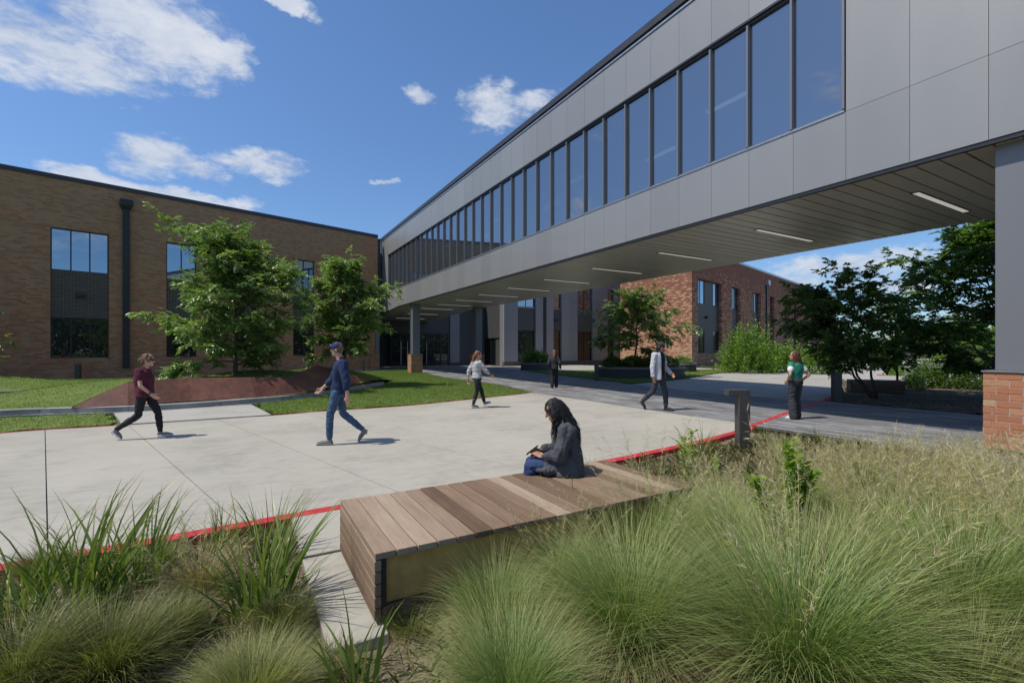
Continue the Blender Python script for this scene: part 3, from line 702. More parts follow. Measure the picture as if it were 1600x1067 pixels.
# ================================================================== THE BRIDGE
MOD = 1.03; S0 = -1.03 * 5; ZS, ZSILL, ZHEAD, ZTOP = 5.0, 6.42, 9.50, 11.12; BWD = 6.08
bg = empty('footbridge', (0, 0, 0), 0, 'enclosed grey metal footbridge with a long ribbon of glass crossing overhead', 'bridge')
S_WIN0 = MOD * 2 + .025; NP = 33; S_WIN1 = S_WIN0 + MOD * NP; S_END = 38.3
def zbot(s): return ZS - max(0, s - 33.0) * .052
pan_mesh = {}
def panel(z0, z1, y0, y1, x=0.0, d=.06, mat='fascia_metal', gap=.0035, zb=None):
    key = (round(z0, 3), round(z1, 3), round(y1 - y0, 3), x, d, zb)
    if zb is None and key in pan_mesh: o = bpy.data.objects.new('fascia_panel', pan_mesh[key])
    else:
        m = MB(); w = y1 - y0; a, b = (zb if zb else (z0, z0))
        vs = [(x, gap, a + gap), (x + d, gap, a + gap), (x + d, w - gap, b + gap), (x, w - gap, b + gap), (x, gap, z1 - gap), (x + d, gap, z1 - gap), (x + d, w - gap, z1 - gap), (x, w - gap, z1 - gap)]
        m.add(vs, [(3, 2, 1, 0), (4, 5, 6, 7), (0, 1, 5, 4), (1, 2, 6, 5), (2, 3, 7, 6), (3, 0, 4, 7)])
        me = m.mesh('fascia_panel', MATS[mat]); pan_mesh[key] = me; o = bpy.data.objects.new('fascia_panel', me)
    link(o, bg); o.location = (0, y0, 0); return o
# near face
s = S0
while s < S_END - .01:
    s1 = min(s + MOD, S_END)
    if abs(s1 - S_END) < .3: s1 = S_END
    panel(ZS + .06, ZSILL, s, s1, zb=(zbot(s) + .06, zbot(s1) + .06) if s1 > 33 else None)
    panel(ZHEAD, ZTOP - .16, s, s1)
    if s1 <= S_WIN0 + .1 or s >= S_WIN1 - .1:
        panel(ZSILL, ZHEAD, s, s1)
    s = s1
MB().box(.075, .2, S0, S_END, ZS + .1, ZSILL - .05).build('fascia_backing', MATS['interior_dark'], bg)
MB().box(.075, .2, S0, S_END, ZHEAD + .05, ZTOP - .1).build('fascia_backing', MATS['interior_dark'], bg)
MB().box(-.05, BWD + .05, S0, S_END, ZTOP - .02, ZTOP + .20).build('roof_coping', MATS['coping_metal'], bg)
MB().box(-.028, -.002, S0, S_END, ZTOP - .155, ZTOP - .10).build('drip_trim', MATS['pale_metal'], bg)
MB().box(.02, .19, S0, S_END, ZTOP - .16, ZTOP - .022).build('shadow_gap', MATS['dark_metal'], bg)
tr = MB(); tr.box(.015, .10, S0, 33.0, ZS - .012, ZS + .062); tr.add([(.015, 33, ZS - .012), (.1, 33, ZS - .012), (.1, S_END, zbot(S_END) - .012), (.015, S_END, zbot(S_END) - .012), (.015, 33, ZS + .062), (.1, 33, ZS + .062), (.1, S_END, zbot(S_END) + .062), (.015, S_END, zbot(S_END) + .062)],
     [(3, 2, 1, 0), (4, 5, 6, 7), (0, 1, 5, 4), (1, 2, 6, 5), (2, 3, 7, 6), (3, 0, 4, 7)])
tr.build('bottom_trim', MATS['dark_metal'], bg)
# ribbon window
hd = MB(); hd.box(.03, .16, S_WIN0, S_WIN1, ZHEAD - .12, ZHEAD - .002); hd.box(-.01, .03, S_WIN0, S_WIN1, ZHEAD - .05, ZHEAD + .004)
hd.build('window_head', MATS['dark_metal'], bg)
sl = MB(); sl.box(.02, .16, S_WIN0, S_WIN1, ZSILL + .002, ZSILL + .075); sl.build('window_sill', MATS['column_metal'], bg)
MB().box(-.018, .02, S_WIN0, S_WIN1, ZSILL + .002, ZSILL + .03).build('sill_flashing', MATS['pale_metal'], bg)
mul = MB(); mul.box(.012, .14, 0, .055, ZSILL + .076, ZHEAD - .121)
mul.box(-.002, .0119, .004, .05, ZSILL + .076, ZHEAD - .121)
mme = mul.mesh('mullion', MATS['column_metal'])
pme = MB().box(.088, .10, .056, MOD - .001, ZSILL + .077, ZHEAD - .122).mesh('pane', MATS['glass_bridge'])
for k in range(NP + 1):
    o = bpy.data.objects.new('mullion', mme); link(o, bg); o.location = (0, S_WIN0 + MOD * k - (0.055 if k == NP else 0), 0)
    if k < NP: o = bpy.data.objects.new('pane', pme); link(o, bg); o.location = (0, S_WIN0 + MOD * k, 0)
# inside of the bridge and its far side
MB().box(.2, BWD - .2, S0, S_END, ZSILL - .35, ZSILL - .2).build('deck', MATS['interior_dark'], bg)
MB().box(.2, BWD - .2, S0, S_END, ZHEAD + .12, ZHEAD + .22).build('ceiling', MATS['interior_pale'], bg)
MB().box(BWD - .1, BWD, S0, S_END, ZS + .06, ZSILL + .2).build('far_wall', MATS['fascia_metal'], bg)
MB().box(BWD - .1, BWD, S0, S_END, ZHEAD, ZTOP - .03).build('far_wall', MATS['fascia_metal'], bg)
MB().box(BWD - .08, BWD - .06, S0, S_END, ZSILL + .2, ZHEAD).build('far_glass', MATS['glass_bridge'], bg)
fm = MB()
for k in range(0, 44): fm.box(BWD - .12, BWD - .02, S0 + MOD * k, S0 + MOD * k + .06, ZSILL + .2, ZHEAD)
fm.build('far_mullions', MATS['dark_metal'], bg)['kind'] = 'stuff'
ilm = MB().box(1.8, 1.95, -.75, .75, ZHEAD + .07, ZHEAD + .118).mesh('ceiling_light', MATS['lamp_indoor'])
for k in range(9): o = bpy.data.objects.new('ceiling_light', ilm); link(o, bg); o.location = (1.2 if k % 2 else 2.4, 3.0 + k * 3.9, 0)
# soffit planks
PW = .3415
pl = MB().box(.102, BWD, .016, PW - .016, 0, .03).mesh('soffit_plank', MATS['soffit_metal'])
n0 = int(math.floor(S0 / PW))
s = 0.0 - PW * 14
k = 0
while s < 42.6:
    z = zbot(s); o = bpy.data.objects.new('soffit_plank', pl); link(o, bg); o.location = (0, s - .02, z)
    if s > 33: o.rotation_euler = (-.052, 0, 0)
    s += PW
MB().box(.11, BWD - .01, S0, 33, ZS + .034, ZS + .2).build('soffit_void', MATS['dark_metal'], bg)
MB().add([(.11, 33, ZS + .04), (BWD - .01, 33, ZS + .04), (BWD - .01, 43, ZS - .48), (.11, 43, ZS - .48), (.11, 33, ZS + .2), (BWD - .01, 33, ZS + .2), (BWD - .01, 43, ZS + .2), (.11, 43, ZS + .2)],
         [(3, 2, 1, 0), (4, 5, 6, 7), (0, 1, 5, 4), (1, 2, 6, 5), (2, 3, 7, 6), (3, 0, 4, 7)]).build('soffit_void', MATS['dark_metal'], bg)
lf = MB().box(1.86, 4.66, -.085, .085, -.012, -.001).mesh('soffit_light', MATS['dark_metal'])
ld = MB().box(1.9, 4.62, -.055, .055, -.016, -.0122).mesh('diffuser', MATS['lamp_strip'])
for k in range(12):
    s = 1.62 + 3.52 * k; z = zbot(s)
    o = bpy.data.objects.new('soffit_light', lf); link(o, bg); o.location = (0, s, z)
    o2 = bpy.data.objects.new('diffuser', ld); link(o2, o)
    if s > 33: o.rotation_euler = (-.052, 0, 0)

# ================================================================== BRIDGE COLUMNS
def brick_pier(parent, x0, x1, y0, y1, z0, z1, courses):
    """pier of single bricks round a mortar core"""
    core = MB().box(x0 + .008, x1 - .008, y0 + .008, y1 - .008, z0 - .0, z1 - .004).build('mortar_core', MATS['mortar'], parent)
    ch = (z1 - z0) / courses; L = .3; t = .1; cache = {}
    for c in range(courses):
        za = z0 + c * ch + .005; zb = z0 + (c + 1) * ch - .005
        def put(ax, a0, a1, b0, b1):
            w = round(a1 - a0, 3); key = (ax, w, round(b1 - b0, 3), round(zb - za, 3))
            if key not in cache:
                m = MB(); m.box(0, w, 0, b1 - b0, 0, zb - za) if ax == 'x' else m.box(0, b1 - b0, 0, w, 0, zb - za)
                cache[key] = m.mesh('brick', MATS['brick_piece'], bevel=.004)
            o = bpy.data.objects.new('brick', cache[key]); link(o, parent)
            j = random.uniform(-.002, .002)
            o.location = ((a0, b0 + j, za) if ax == 'x' else (b0 + j, a0, za))
        off = (0 if c % 2 else L / 2)
        for face in ('y0', 'y1', 'x0', 'x1'):
            lo, hi = (x0, x1) if face[0] == 'y' else (y0, y1)
            cuts2 = [lo]; v = hi - (t if c % 2 else 0) - off
            cs = []
            v = hi - off - (0 if off else L)
            while v > lo + .08: cs.append(v); v -= L
            cuts2 = [lo] + sorted(cs) + [hi]
            inset = t if ((face[0] == 'y') == (c % 2 == 0)) else 0
            for i in range(len(cuts2) - 1):
                a, b = cuts2[i], cuts2[i + 1]
                if face[0] == 'y': a = max(a, x0 + .0); b = min(b, x1)
                if inset:
                    a = max(a, lo + t); b = min(b, hi - t)
                if b - a < .03: continue
                a += .005; b -= .005
                if a - .005 <= lo: a = lo
                if b + .005 >= hi: b = hi
                if face == 'y0': put('x', a, b, y0, y0 + t)
                elif face == 'y1': put('x', a, b, y1 - t, y1)
                elif face == 'x0': put('y', a, b, x0, x0 + t)
                else: put('y', a, b, x1 - t, x1)
pc = empty('bridge_column', (0, 0, 0), 0, 'massive grey metal column on a brick base at the right edge of the view', 'column')
brick_pier(pc, .05, 1.25, -1.6, .08, .115, 1.33, 11)
MB().box(.11, 1.19, -1.54, .03, -.05, .114).build('plinth', MATS['brick_plinth'], pc, bevel=.004)
MB().box(.03, 1.27, -1.62, .10, 1.331, 1.36).build('cap', MATS['column_metal'], pc, bevel=.004)
for (ya, yb) in ((-1.5, -.02),):
    MB().box(.21, 1.1, ya, yb, 1.361, ZS - .002).build('shaft', MATS['column_metal'], pc, bevel=.006)
def small_column(x, y, label):
    c = empty('bridge_column', (x, y, 0), 0, label, 'column')
    MB().box(-.42, .42, -.42, .42, 0, 1.36).build('brick_base', MATS['column_brick'], c, bevel=.006)
    MB().box(-.44, .44, -.44, .44, 1.361, 1.39).build('cap', MATS['column_metal'], c)
    sh = MB(); sh.box(-.27, .27, -.31, -.25, 1.391, 5.0); sh.box(-.27, .27, .25, .31, 1.391, 5.0); sh.box(-.22, .22, -.249, .249, 1.391, 5.0); sh.build('shaft', MATS['column_metal'], c)
small_column(.45, 30.4, 'grey steel column on an orange brick base beside the lawn near the entrance')
small_column(5.45, 30.4, 'grey steel column on a brick base behind the woman in the striped top')

# ================================================================== BENCHES
def bench(name, label, x0, x1, y0, y1, top, n, wood='weathered_wood', z0=-.018):
    b = empty(name, (x0, y0, z0), 0, label, 'bench'); L = x1 - x0; W = y1 - y0; H = top - z0
    pw_ = L / n; th = .042
    var = [MB().box(.004, pw_ - .004, 0, W, H - th, H).mesh('top_plank', MATS[wood], bevel=.003) for _ in range(1)]
    for i in range(n):
        o = bpy.data.objects.new('top_plank', var[0]); link(o, b); o.location = (i * pw_, random.uniform(-.003, .003), random.uniform(-.002, .0015))
    ch = (H - th - .03) / 5; e = MB().box(0, .042, 0, W, .004, ch - .004).mesh('end_plank', MATS[wood], bevel=.003)
    for side in (0, L - .042):
        for k in range(5):
            o = bpy.data.objects.new('end_plank', e); link(o, b); o.location = (side, 0, .028 + k * ch)
    fr2 = MB(); fr2.box(.043, .08, .02, W - .02, .06, H - th - .01); fr2.box(L - .08, L - .043, .02, W - .02, .06, H - th - .01)
    fr2.build('frame', MATS['dark_metal'], b)
    MB().box(.081, L - .081, .055, .09, .10, H - th - .012).build('infill_panel', MATS['bench_infill'], b)
    MB().box(.081, L - .081, W - .09, W - .055, .10, H - th - .012).build('infill_panel', MATS['bench_infill'], b)
    f2 = MB().box(.05, L - .05, .012, .05, .004, .095).mesh('foot_plank', MATS[wood], bevel=.003)
    for yy in (0, W - .062): o = bpy.data.objects.new('foot_plank', f2); link(o, b); o.location = (0, yy, 0)
    return b
bench('slatted_bench', 'wide weathered timber platform bench where the woman with a phone sits', -9.68, -6.77, .2, 1.4, .43, 21)
b2p = G(1328, 612); b2q = G(1390, 614)
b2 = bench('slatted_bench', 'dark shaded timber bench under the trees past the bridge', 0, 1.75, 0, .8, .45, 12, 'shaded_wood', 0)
b2.location = (b2p[0] + .05, b2p[1], 0.02); b2.rotation_euler = (0, 0, math.atan2(b2q[1] - b2p[1], b2q[0] - b2p[0]))
for ch_ in range(3):                                     # face boards of the far bench
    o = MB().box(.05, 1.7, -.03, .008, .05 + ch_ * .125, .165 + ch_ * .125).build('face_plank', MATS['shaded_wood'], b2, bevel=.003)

# ================================================================== BOLLARD LIGHTS
def bollard(x, y, label, rz, h=.98, w=.17, z=0.0, arm=.34):
    b = empty('bollard_light', (x, y, z), rz, label, 'bollard', 'bollard lights along the paths')
    MB().box(-w / 2, w / 2, -w * .42, w * .42, 0, h).build('post', MATS['bronze_metal'], b, bevel=.004)
    if arm:
        hd_ = MB().box(-w / 2 - arm, -w / 2 - .001, -w * .42, w * .42, h - .10, h).build('lamp_head', MATS['bronze_metal'], b, bevel=.004)
        MB().box(-w / 2 - arm + .03, -w / 2 - .04, -w * .3, w * .3, h - .105, h - .1005).build('lens', MATS['interior_pale'], hd_)
    MB().box(-w * .62, w * .62, -w * .55, w * .55, .001, .012).build('base_plate', MATS['dark_metal'], b)
p = G(1160, 698, -.05); bollard(p[0], p[1], 'bronze bollard light with a side arm at the corner of the grass bed', -YAW + .05, 1.04, .2, -.06, .2)
p = G(1307, 627); bollard(p[0], p[1], 'dark bollard light beside the timber bench under the trees', -YAW, .98, .24, 0, .0)
p = G(932, 594.5); bollard(p[0], p[1], 'slim dark bollard light standing left of the large round planter', -YAW, .98, .2, 0, .16)
p = G(741, 579.5); bollard(p[0], p[1], 'dark bollard light by the recessed side door right of the striped woman', -YAW, .98, .2, 0, .25)
p = G(1151, 577.5); bollard(p[0], p[1], 'dark bollard light in front of the bright green shrubs', R(100), .98, .2, 0, .2)
p = G(568, 580.5); bollard(p[0], p[1], 'slim dark bollard light at the brick wall right of the capped man', R(70), .95, .2, 0.0, .25)
p = G(122, 596); bollard(p[0], p[1], 'brown bollard light in front of the brick wall at the far left', R(80), .92, .24, 0.0, 0)

# ================================================================== KERB, STEEL PLANTER WALL
kb = empty('planter_kerb', (0, 0, 0), 0, 'long curving concrete kerb edging the raised lawn and rusty planter', 'kerb')
acc = 0; seg = [KBS[0]]
for i in range(1, len(KBS)):
    seg.append(KBS[i]); acc += math.dist(KBS[i], KBS[i - 1])
    if acc > 1.9 or i == len(KBS) - 1:
        a, b = Vector(seg[0]), Vector(seg[1]); c, d = Vector(seg[-2]), Vector(seg[-1])
        seg[0] = tuple(a + (b - a).normalized() * .006); seg[-1] = tuple(d - (d - c).normalized() * .006)
        ribbon('kerb_segment', seg, 0, .30, -.02, .17, MATS['kerb_concrete'], kb)
        seg = [KBS[i]]; acc = 0
ribbon('kerb_footing', KBS, -.10, -.004, -.02, .035, MATS['kerb_concrete'], kb)
tag(ribbon('retaining_kerb', [G(-60, 628, 0), G(0, 625, 0), G(60, 623, 0), G(100, 620, 0), G(118, 617.5, 0)], 0, .25, 0, .30, MATS['kerb_concrete']), 'low pale concrete retaining kerb in the grass slope at the far left', 'kerb')
sp_base = [(112, 638), (200, 633.5), (300, 627), (400, 621.5), (470, 616), (530, 607.5), (592, 597)]
tops = [(.03, .02), (.62, .55), (.66, .6), (.62, .6), (.56, .55), (.92, .95), (.04, .05)]
cw = empty('steel_planter_wall', (0, 0, 0), 0, 'low rusty weathering steel wall with a folded sloping face below the elm tree', 'planter wall')
bp = [Vector((*G(px, py, .16), .172)) for px, py in sp_base]
tp = []
for i, (zh, off) in enumerate(tops):
    t = (bp[min(i + 1, len(bp) - 1)] - bp[max(i - 1, 0)]).normalized(); nr = Vector((-t.y, t.x, 0))
    tp.append(bp[i] + nr * off + Vector((0, 0, zh)))
for i in range(len(bp) - 1):
    m = MB(); a, b, c, d = bp[i], bp[i + 1], tp[i + 1], tp[i]
    t = (b - a).normalized(); nr = Vector((-t.y, t.x, 0)) * .03
    a2, b2_, c2, d2 = a + nr, b + nr, c + nr - Vector((0, 0, .01)), d + nr - Vector((0, 0, .01))
    m.add([a, b, c, d, a2, b2_, c2, d2], [(0, 1, 2), (0, 2, 3), (4, 7, 6), (4, 6, 5), (0, 4, 5, 1), (1, 5, 6, 2), (2, 6, 7, 3), (3, 7, 4, 0)])
    m.build('steel_plate', MATS['weathering_steel'], cw)
fl = ribbon('base_flange', [(p.x, p.y) for p in bp], -.05, .0, .171, .181, MATS['weathering_steel'], cw)
bolts = MB()
for i in range(len(bp) - 1):
    n = max(1, int((bp[i + 1] - bp[i]).length / .42))
    for k in range(n):
        p = bp[i].lerp(bp[i + 1], (k + .5) / n); t = (bp[i + 1] - bp[i]).normalized(); q = p - Vector((-t.y, t.x, 0)) * .025
        bolts.tube([(q.x, q.y, .181), (q.x, q.y, .197)], .012, 6)
bolts.build('bolts', MATS['pale_metal'], cw)['kind'] = 'stuff'

# ================================================================== FOLIAGE BUILDERS
def frames(d, up=None):
    """unit vectors across and above each direction"""
    d = d / np.maximum(np.linalg.norm(d, axis=1, keepdims=True), 1e-9)
    ref = np.tile(np.array([0, 0, 1.0]), (len(d), 1)); ref[np.abs(d[:, 2]) > .95] = (1, 0, 0)
    w = np.cross(d, ref); w /= np.maximum(np.linalg.norm(w, axis=1, keepdims=True), 1e-9)
    return d, w, np.cross(w, d)
def leaf_mesh(name, pos, dirs, size, mat, rng, width=.5, tilt=.5, fold=.15, tone=None, parent=None, mesh_only=False):
    """one bent diamond (two triangles sharing the midrib) per leaf"""
    n = len(pos); d, w, u = frames(dirs)
    a = rng.normal(0, tilt, n)[:, None]; w2 = w * np.cos(a) + u * np.sin(a); u2 = np.cross(w2, d)
    L = (size * rng.uniform(.7, 1.25, n))[:, None]; W = L * width
    V = np.empty((n, 4, 3)); V[:, 0] = pos; V[:, 1] = pos + d * L * .45 + w2 * W * .5 + u2 * L * fold
    V[:, 2] = pos + d * L - u2 * L * .12; V[:, 3] = pos + d * L * .45 - w2 * W * .5 + u2 * L * fold
    b = np.arange(n)[:, None] * 4
    F = np.concatenate([b + np.array([[0, 1, 2]]), b + np.array([[0, 2, 3]])])
    if tone is None: tone = rng.uniform(0, 1, n)
    return bulk(name, V.reshape(-1, 3), F, mat, {'tone': np.repeat(tone, 4)}, parent, mesh_only=mesh_only)
def blades(rng, n, r0, L, lean0, lean1, bend, width, K=4, Lvar=.35, jit=.5, droop_tip=0.0):
    """fountain of grass blades: returns verts, quads, tone, along"""
    ang = rng.uniform(0, 2 * np.pi, n); rr = r0 * np.sqrt(rng.uniform(0, 1, n))
    base = np.stack([rr * np.cos(ang), rr * np.sin(ang), np.zeros(n)], 1)
    ha = ang + rng.normal(0, jit, n); hd = np.stack([np.cos(ha), np.sin(ha)], 1)
    frac = rr / max(r0, 1e-6)
    th0 = lean0 + (lean1 - lean0) * frac * rng.uniform(.5, 1.2, n) + rng.normal(0, .06, n)
    bd = bend * rng.uniform(.4, 1.5, n); LL = L * (1 - Lvar * rng.uniform(0, 1, n) ** 1.3)
    pts = [base]; p = base.copy()
    for k in range(K):
        t = (k + .5) / K; th = th0 + bd * t ** 1.4 + droop_tip * max(0, t - .6)
        st = (LL / K)[:, None]
        p = p + np.concatenate([hd * np.sin(th)[:, None], np.cos(th)[:, None]], 1) * st; pts.append(p)
    pts = np.stack(pts, 1)
    wd = np.stack([-hd[:, 1], hd[:, 0], np.zeros(n)], 1); wa = rng.uniform(-.9, .9, n)[:, None]
    wd = wd * np.cos(wa) + np.concatenate([hd, np.zeros((n, 1))], 1) * np.sin(wa)
    prof = np.array([.75] + [1.0 - .85 * ((k) / K) ** 1.6 for k in range(1, K)] + [.08])
    ww = width * rng.uniform(.6, 1.3, n)
    off = wd[:, None, :] * (ww[:, None] * prof[None, :])[:, :, None] * .5
    V = np.stack([pts - off, pts + off], 2).reshape(-1, 3)
    b = (np.arange(n) * (K + 1) * 2)[:, None, None] + (np.arange(K) * 2)[None, :, None]
    F = (b + np.array([0, 1, 3, 2])[None, None, :]).reshape(-1, 4)
    tone = np.repeat(np.clip(rng.normal(.48, .3, n), 0, 1), (K + 1) * 2); along = np.tile(np.repeat(np.linspace(0, 1, K + 1), 2), n)
    return V, F, tone, along, pts
def join_blades(sets):
    V = []; F = []; T = []; A = []; b = 0
    for v, f, t, a, _ in sets: V.append(v); F.append(f + b); T.append(t); A.append(a); b += len(v)
    return np.concatenate(V), np.concatenate(F), {'tone': np.concatenate(T), 'along': np.concatenate(A)}

# ------------------------------------------------------------------ ornamental grasses
STUFFM = set()
def proto_muhly(seed, n, L, plume=0, r0=.2, straw=.12, wid=.0042, mat='blade_muhly'):
    rng = np.random.default_rng(seed)
    A = blades(rng, int(n * .75), r0, L, .05, .8, .95, wid, 5, .5, .8)
    B = blades(rng, int(n * .25), r0 * 1.1, L * .8, .5, 1.15, .75, wid, 5, .5, .9)
    V, F, at = join_blades([A, B])
    parts = [('foliage', bulk('foliage', V, F, MATS[mat], at, mesh_only=True))]
    if straw:
        V, F, at = join_blades([blades(rng, int(n * straw), r0 * 1.25, L * .62, .75, 1.35, .7, wid * .9, 4)])
        parts.append(('dry_blades', bulk('dry_blades', V, F, MATS['blade_straw'], at, mesh_only=True)))
    if plume:
        st = blades(rng, plume, r0 * .8, L * 1.32, .05, .62, .28, .0032, 6, .28)
        Pp = st[4]; P = []; Dv = []
        for i in range(plume):
            for q in range(46):
                t = rng.uniform(.52, 1.0) * 6; k = min(int(t), 5); f = t - k
                a = Pp[i, k] * (1 - f) + Pp[i, k + 1] * f; dd = Pp[i, k + 1] - Pp[i, k]; dd = dd / np.linalg.norm(dd)
                P.append(a); Dv.append(dd * 1.0 + rng.normal(0, .42, 3))
        P = np.array(P); Dv = np.array(Dv)
        sm = bulk('seed_stalks', st[0], st[1], MATS['blade_straw'], {'tone': st[2] * .6 + .2, 'along': st[3]}, mesh_only=True); STUFFM.add('seed_heads')
        pm = leaf_mesh('seed_heads', P, Dv, np.full(len(P), .062), MATS['plume'], rng, .032, .8, .0, mesh_only=True)
        parts += [('seed_stalks', sm), ('seed_heads', pm)]
    return parts
def proto_sword(seed, n, L, wid=.016, mat='blade_sword', lean=.42, r0=.16, bend=.5):
    rng = np.random.default_rng(seed)
    V, F, at = join_blades([blades(rng, n, r0, L, .02, lean, bend, wid, 6, .45, .8, .5), blades(rng, n // 3, r0 * 1.2, L * .75, .35, .95, .9, wid * .8, 6, .4, .8)])
    V2, F2, at2 = join_blades([blades(rng, n // 4, r0 * 1.2, L * .6, .6, 1.3, .8, wid * .6, 4)])
    return [('foliage', bulk('foliage', V, F, MATS[mat], at, mesh_only=True)), ('dry_blades', bulk('dry_blades', V2, F2, MATS['blade_straw'], at2, mesh_only=True))]
PROTO = {
    'big': proto_muhly(1, 3600, 1.22, 26, .22, .4), 'big2': proto_muhly(2, 3000, 1.08, 0, .2, .6), 'mid': proto_muhly(3, 2600, 1.0, 34, .18, .4),
    'mid2': proto_muhly(4, 2500, .95, 110, .17, .4), 'plumed': proto_muhly(5, 2200, .85, 130, .16, .4), 'plumed2': proto_muhly(6, 2000, .8, 105, .16, .4),
    'olive': proto_muhly(7, 2600, .8, 0, .15, .35, .0055, 'blade_olive'), 'olive2': proto_muhly(8, 2400, .7, 0, .14, .25, .006, 'blade_olive'),
    'dome': proto_muhly(9, 4200, .62, 0, .2, .1, .0038, 'blade_dome'), 'straw': proto_muhly(10, 900, .62, 14, .1, .5, .005, 'blade_straw'),
    'sword': proto_sword(11, 78, .95, .021), 'sword2': proto_sword(12, 52, .8, .018), 'iris': proto_sword(13, 16, .62, .026, lean=.3, r0=.1, bend=.3),
    'thin': proto_sword(14, 90, .62, .007, 'blade_olive', .75, .1, .9), 'thin2': proto_sword(15, 60, .5, .006, 'blade_olive', .8, .1, .9),
    'tuft': proto_muhly(16, 500, .3, 0, .1, .5, .004, 'blade_olive'),
}
def clump(kind, px, py, sc, label, rot=None, sz=1.0, name='grass_clump', xy=None, group=None):
    x, y = xy if xy else G(px, py, BED_Z)
    e = empty(name, (x, y, BED_Z - .01), random.uniform(0, 6.28) if rot is None else rot, label, 'ornamental grass', group); e.scale = (sc, sc, sc * sz)
    for nm, me in PROTO[kind]:
        o = bpy.data.objects.new(nm, me); link(o, e)
        if nm != 'foliage': o['kind'] = 'stuff'
    return e
C = clump
C('big', 1245, 1050, 1.0, 'huge green fountain grass at the bottom right, its blades fanning wide from one centre', sz=.92)
C('big2', 985, 1000, .88, 'green fountain grass whose brownish skirt arches toward the near end of the bench')
C('big', 1020, 880, .74, 'lush green fountain grass spilling over the near long side of the bench')
C('big2', 1500, 985, 1.0, 'broad green fountain grass low at the right edge, next to the huge fanning clump')
C('mid', 1700, 1010, 1.0, 'fountain grass cut off by the bottom right corner of the view')
C('big2', 800, 1110, .62, 'straw and green fountain grass at the bottom edge right of the iris blades')
C('big', 1140, 880, .68, 'dense green fountain grass directly left of the tall leafy sapling')
C('mid', 1120, 815, .62, 'green fountain grass between the far end of the bench and the leafy sapling')
C('big2', 778, 978, .56, 'small arching grass crossing the tan side panel of the bench')
C('mid', 868, 925, .60, 'green fountain grass against the middle of the long bench side')
C('mid2', 1385, 870, .92, 'fountain grass with pinkish plumes behind the huge fanning clump')
C('plumed', 1570, 885, 1.0, 'tan plumed grass at the right edge below the brick column base')
C('plumed2', 1255, 795, .82, 'tan plumed grass just behind the tall leafy sapling')
C('plumed', 1450, 805, .85, 'fullest tan plumed grass, standing mid bed left of the brick column base')
C('plumed2', 1350, 756, .68, 'airy tan plumed grass toward the paver path in mid bed')
C('mid2', 1630, 825, .85, 'plumed grass half cut off at the right edge under the column base')
C('plumed2', 1500, 750, .6, 'small tan plumed grass near the paver path in front of the brick column base')
C('mid', 1310, 930, .8, 'green fountain grass filling the gap behind the huge fanning clump')
C('mid2', 1225, 722, .42, 'pale wispy grass behind the bench corner just right of the bollard light')
C('thin', 1195, 693, .95, 'arching grey green grass at the foot of the bollard light, by the red kerb')
C('thin2', 1275, 690, 1.0, 'arching thin grass at the paver edge below the woman in green')
C('thin', 1400, 706, .8, 'thin arching grass at the paver edge in mid bed')
C('thin2', 1330, 700, 1.0, 'sparse thin grass at the paver edge between two arching tufts')
C('thin2', 1475, 716, 1.0, 'thin dark grass at the paver edge nearest the brick column base')
C('thin', 1098, 712, 1.15, 'grey green arching grass by the red kerb left of the bollard light')
C('thin2', 935, 713, .95, 'small dark grass tuft between the bench and the red kerb behind the seated woman', xy=(-6.35, 2.2))
C('olive2', 1560, 760, .7, 'low olive grass at the foot of the brick column base')
C('olive', 1600, 1090, .8, 'olive grass at the extreme lower right corner of the bed', xy=(-7.3, -1.9))
# left bed
C('sword', 125, 970, 1.04, 'tall green blade grass standing highest in the left bed')
C('sword2', 215, 930, 1.05, 'upright sword grass right of the tallest blade grass in the left bed')
C('sword2', 20, 980, 1.1, 'blade grass cut off by the left edge of the view')
C('sword', 408, 960, .95, 'upright blade grass beside the left edge of the concrete pad')
C('sword2', 345, 866, .62, 'small dark blade grass against the red kerb in the left bed')
C('sword2', 425, 872, .8, 'slim blade grass where the red kerb meets the concrete pad')
C('straw', 312, 925, .8, 'dry tan feather grass with a green heart in the middle of the left bed')
C('olive', 165, 1065, .68, 'olive arching grass with a dark centre at the bottom left')
C('olive2', 30, 1085, .8, 'grey olive grass in the bottom left corner')
C('olive2', 268, 1000, .52, 'soft olive grass between the dry feather grass and the pale dome')
C('olive', 440, 985, .42, 'bluish arching grass at the pad edge behind the pale dome grass')
C('dome', 395, 1108, .68, 'pale fine dome grass at the bottom edge left of the pad')
C('iris', 555, 1085, 1.0, 'stiff broad iris leaves at the bottom edge below the bench pad', name='iris_plant')
C('tuft', 520, 1050, .8, 'short green tuft at the near end of the concrete pad')
C('tuft', 640, 985, .8, 'short grass tuft under the near corner of the bench')
C('olive2', 70, 905, .5, 'olive grass along the red kerb at the left edge')
C('olive2', 250, 885, .38, 'low olive grass by the red kerb behind the dry feather grass')
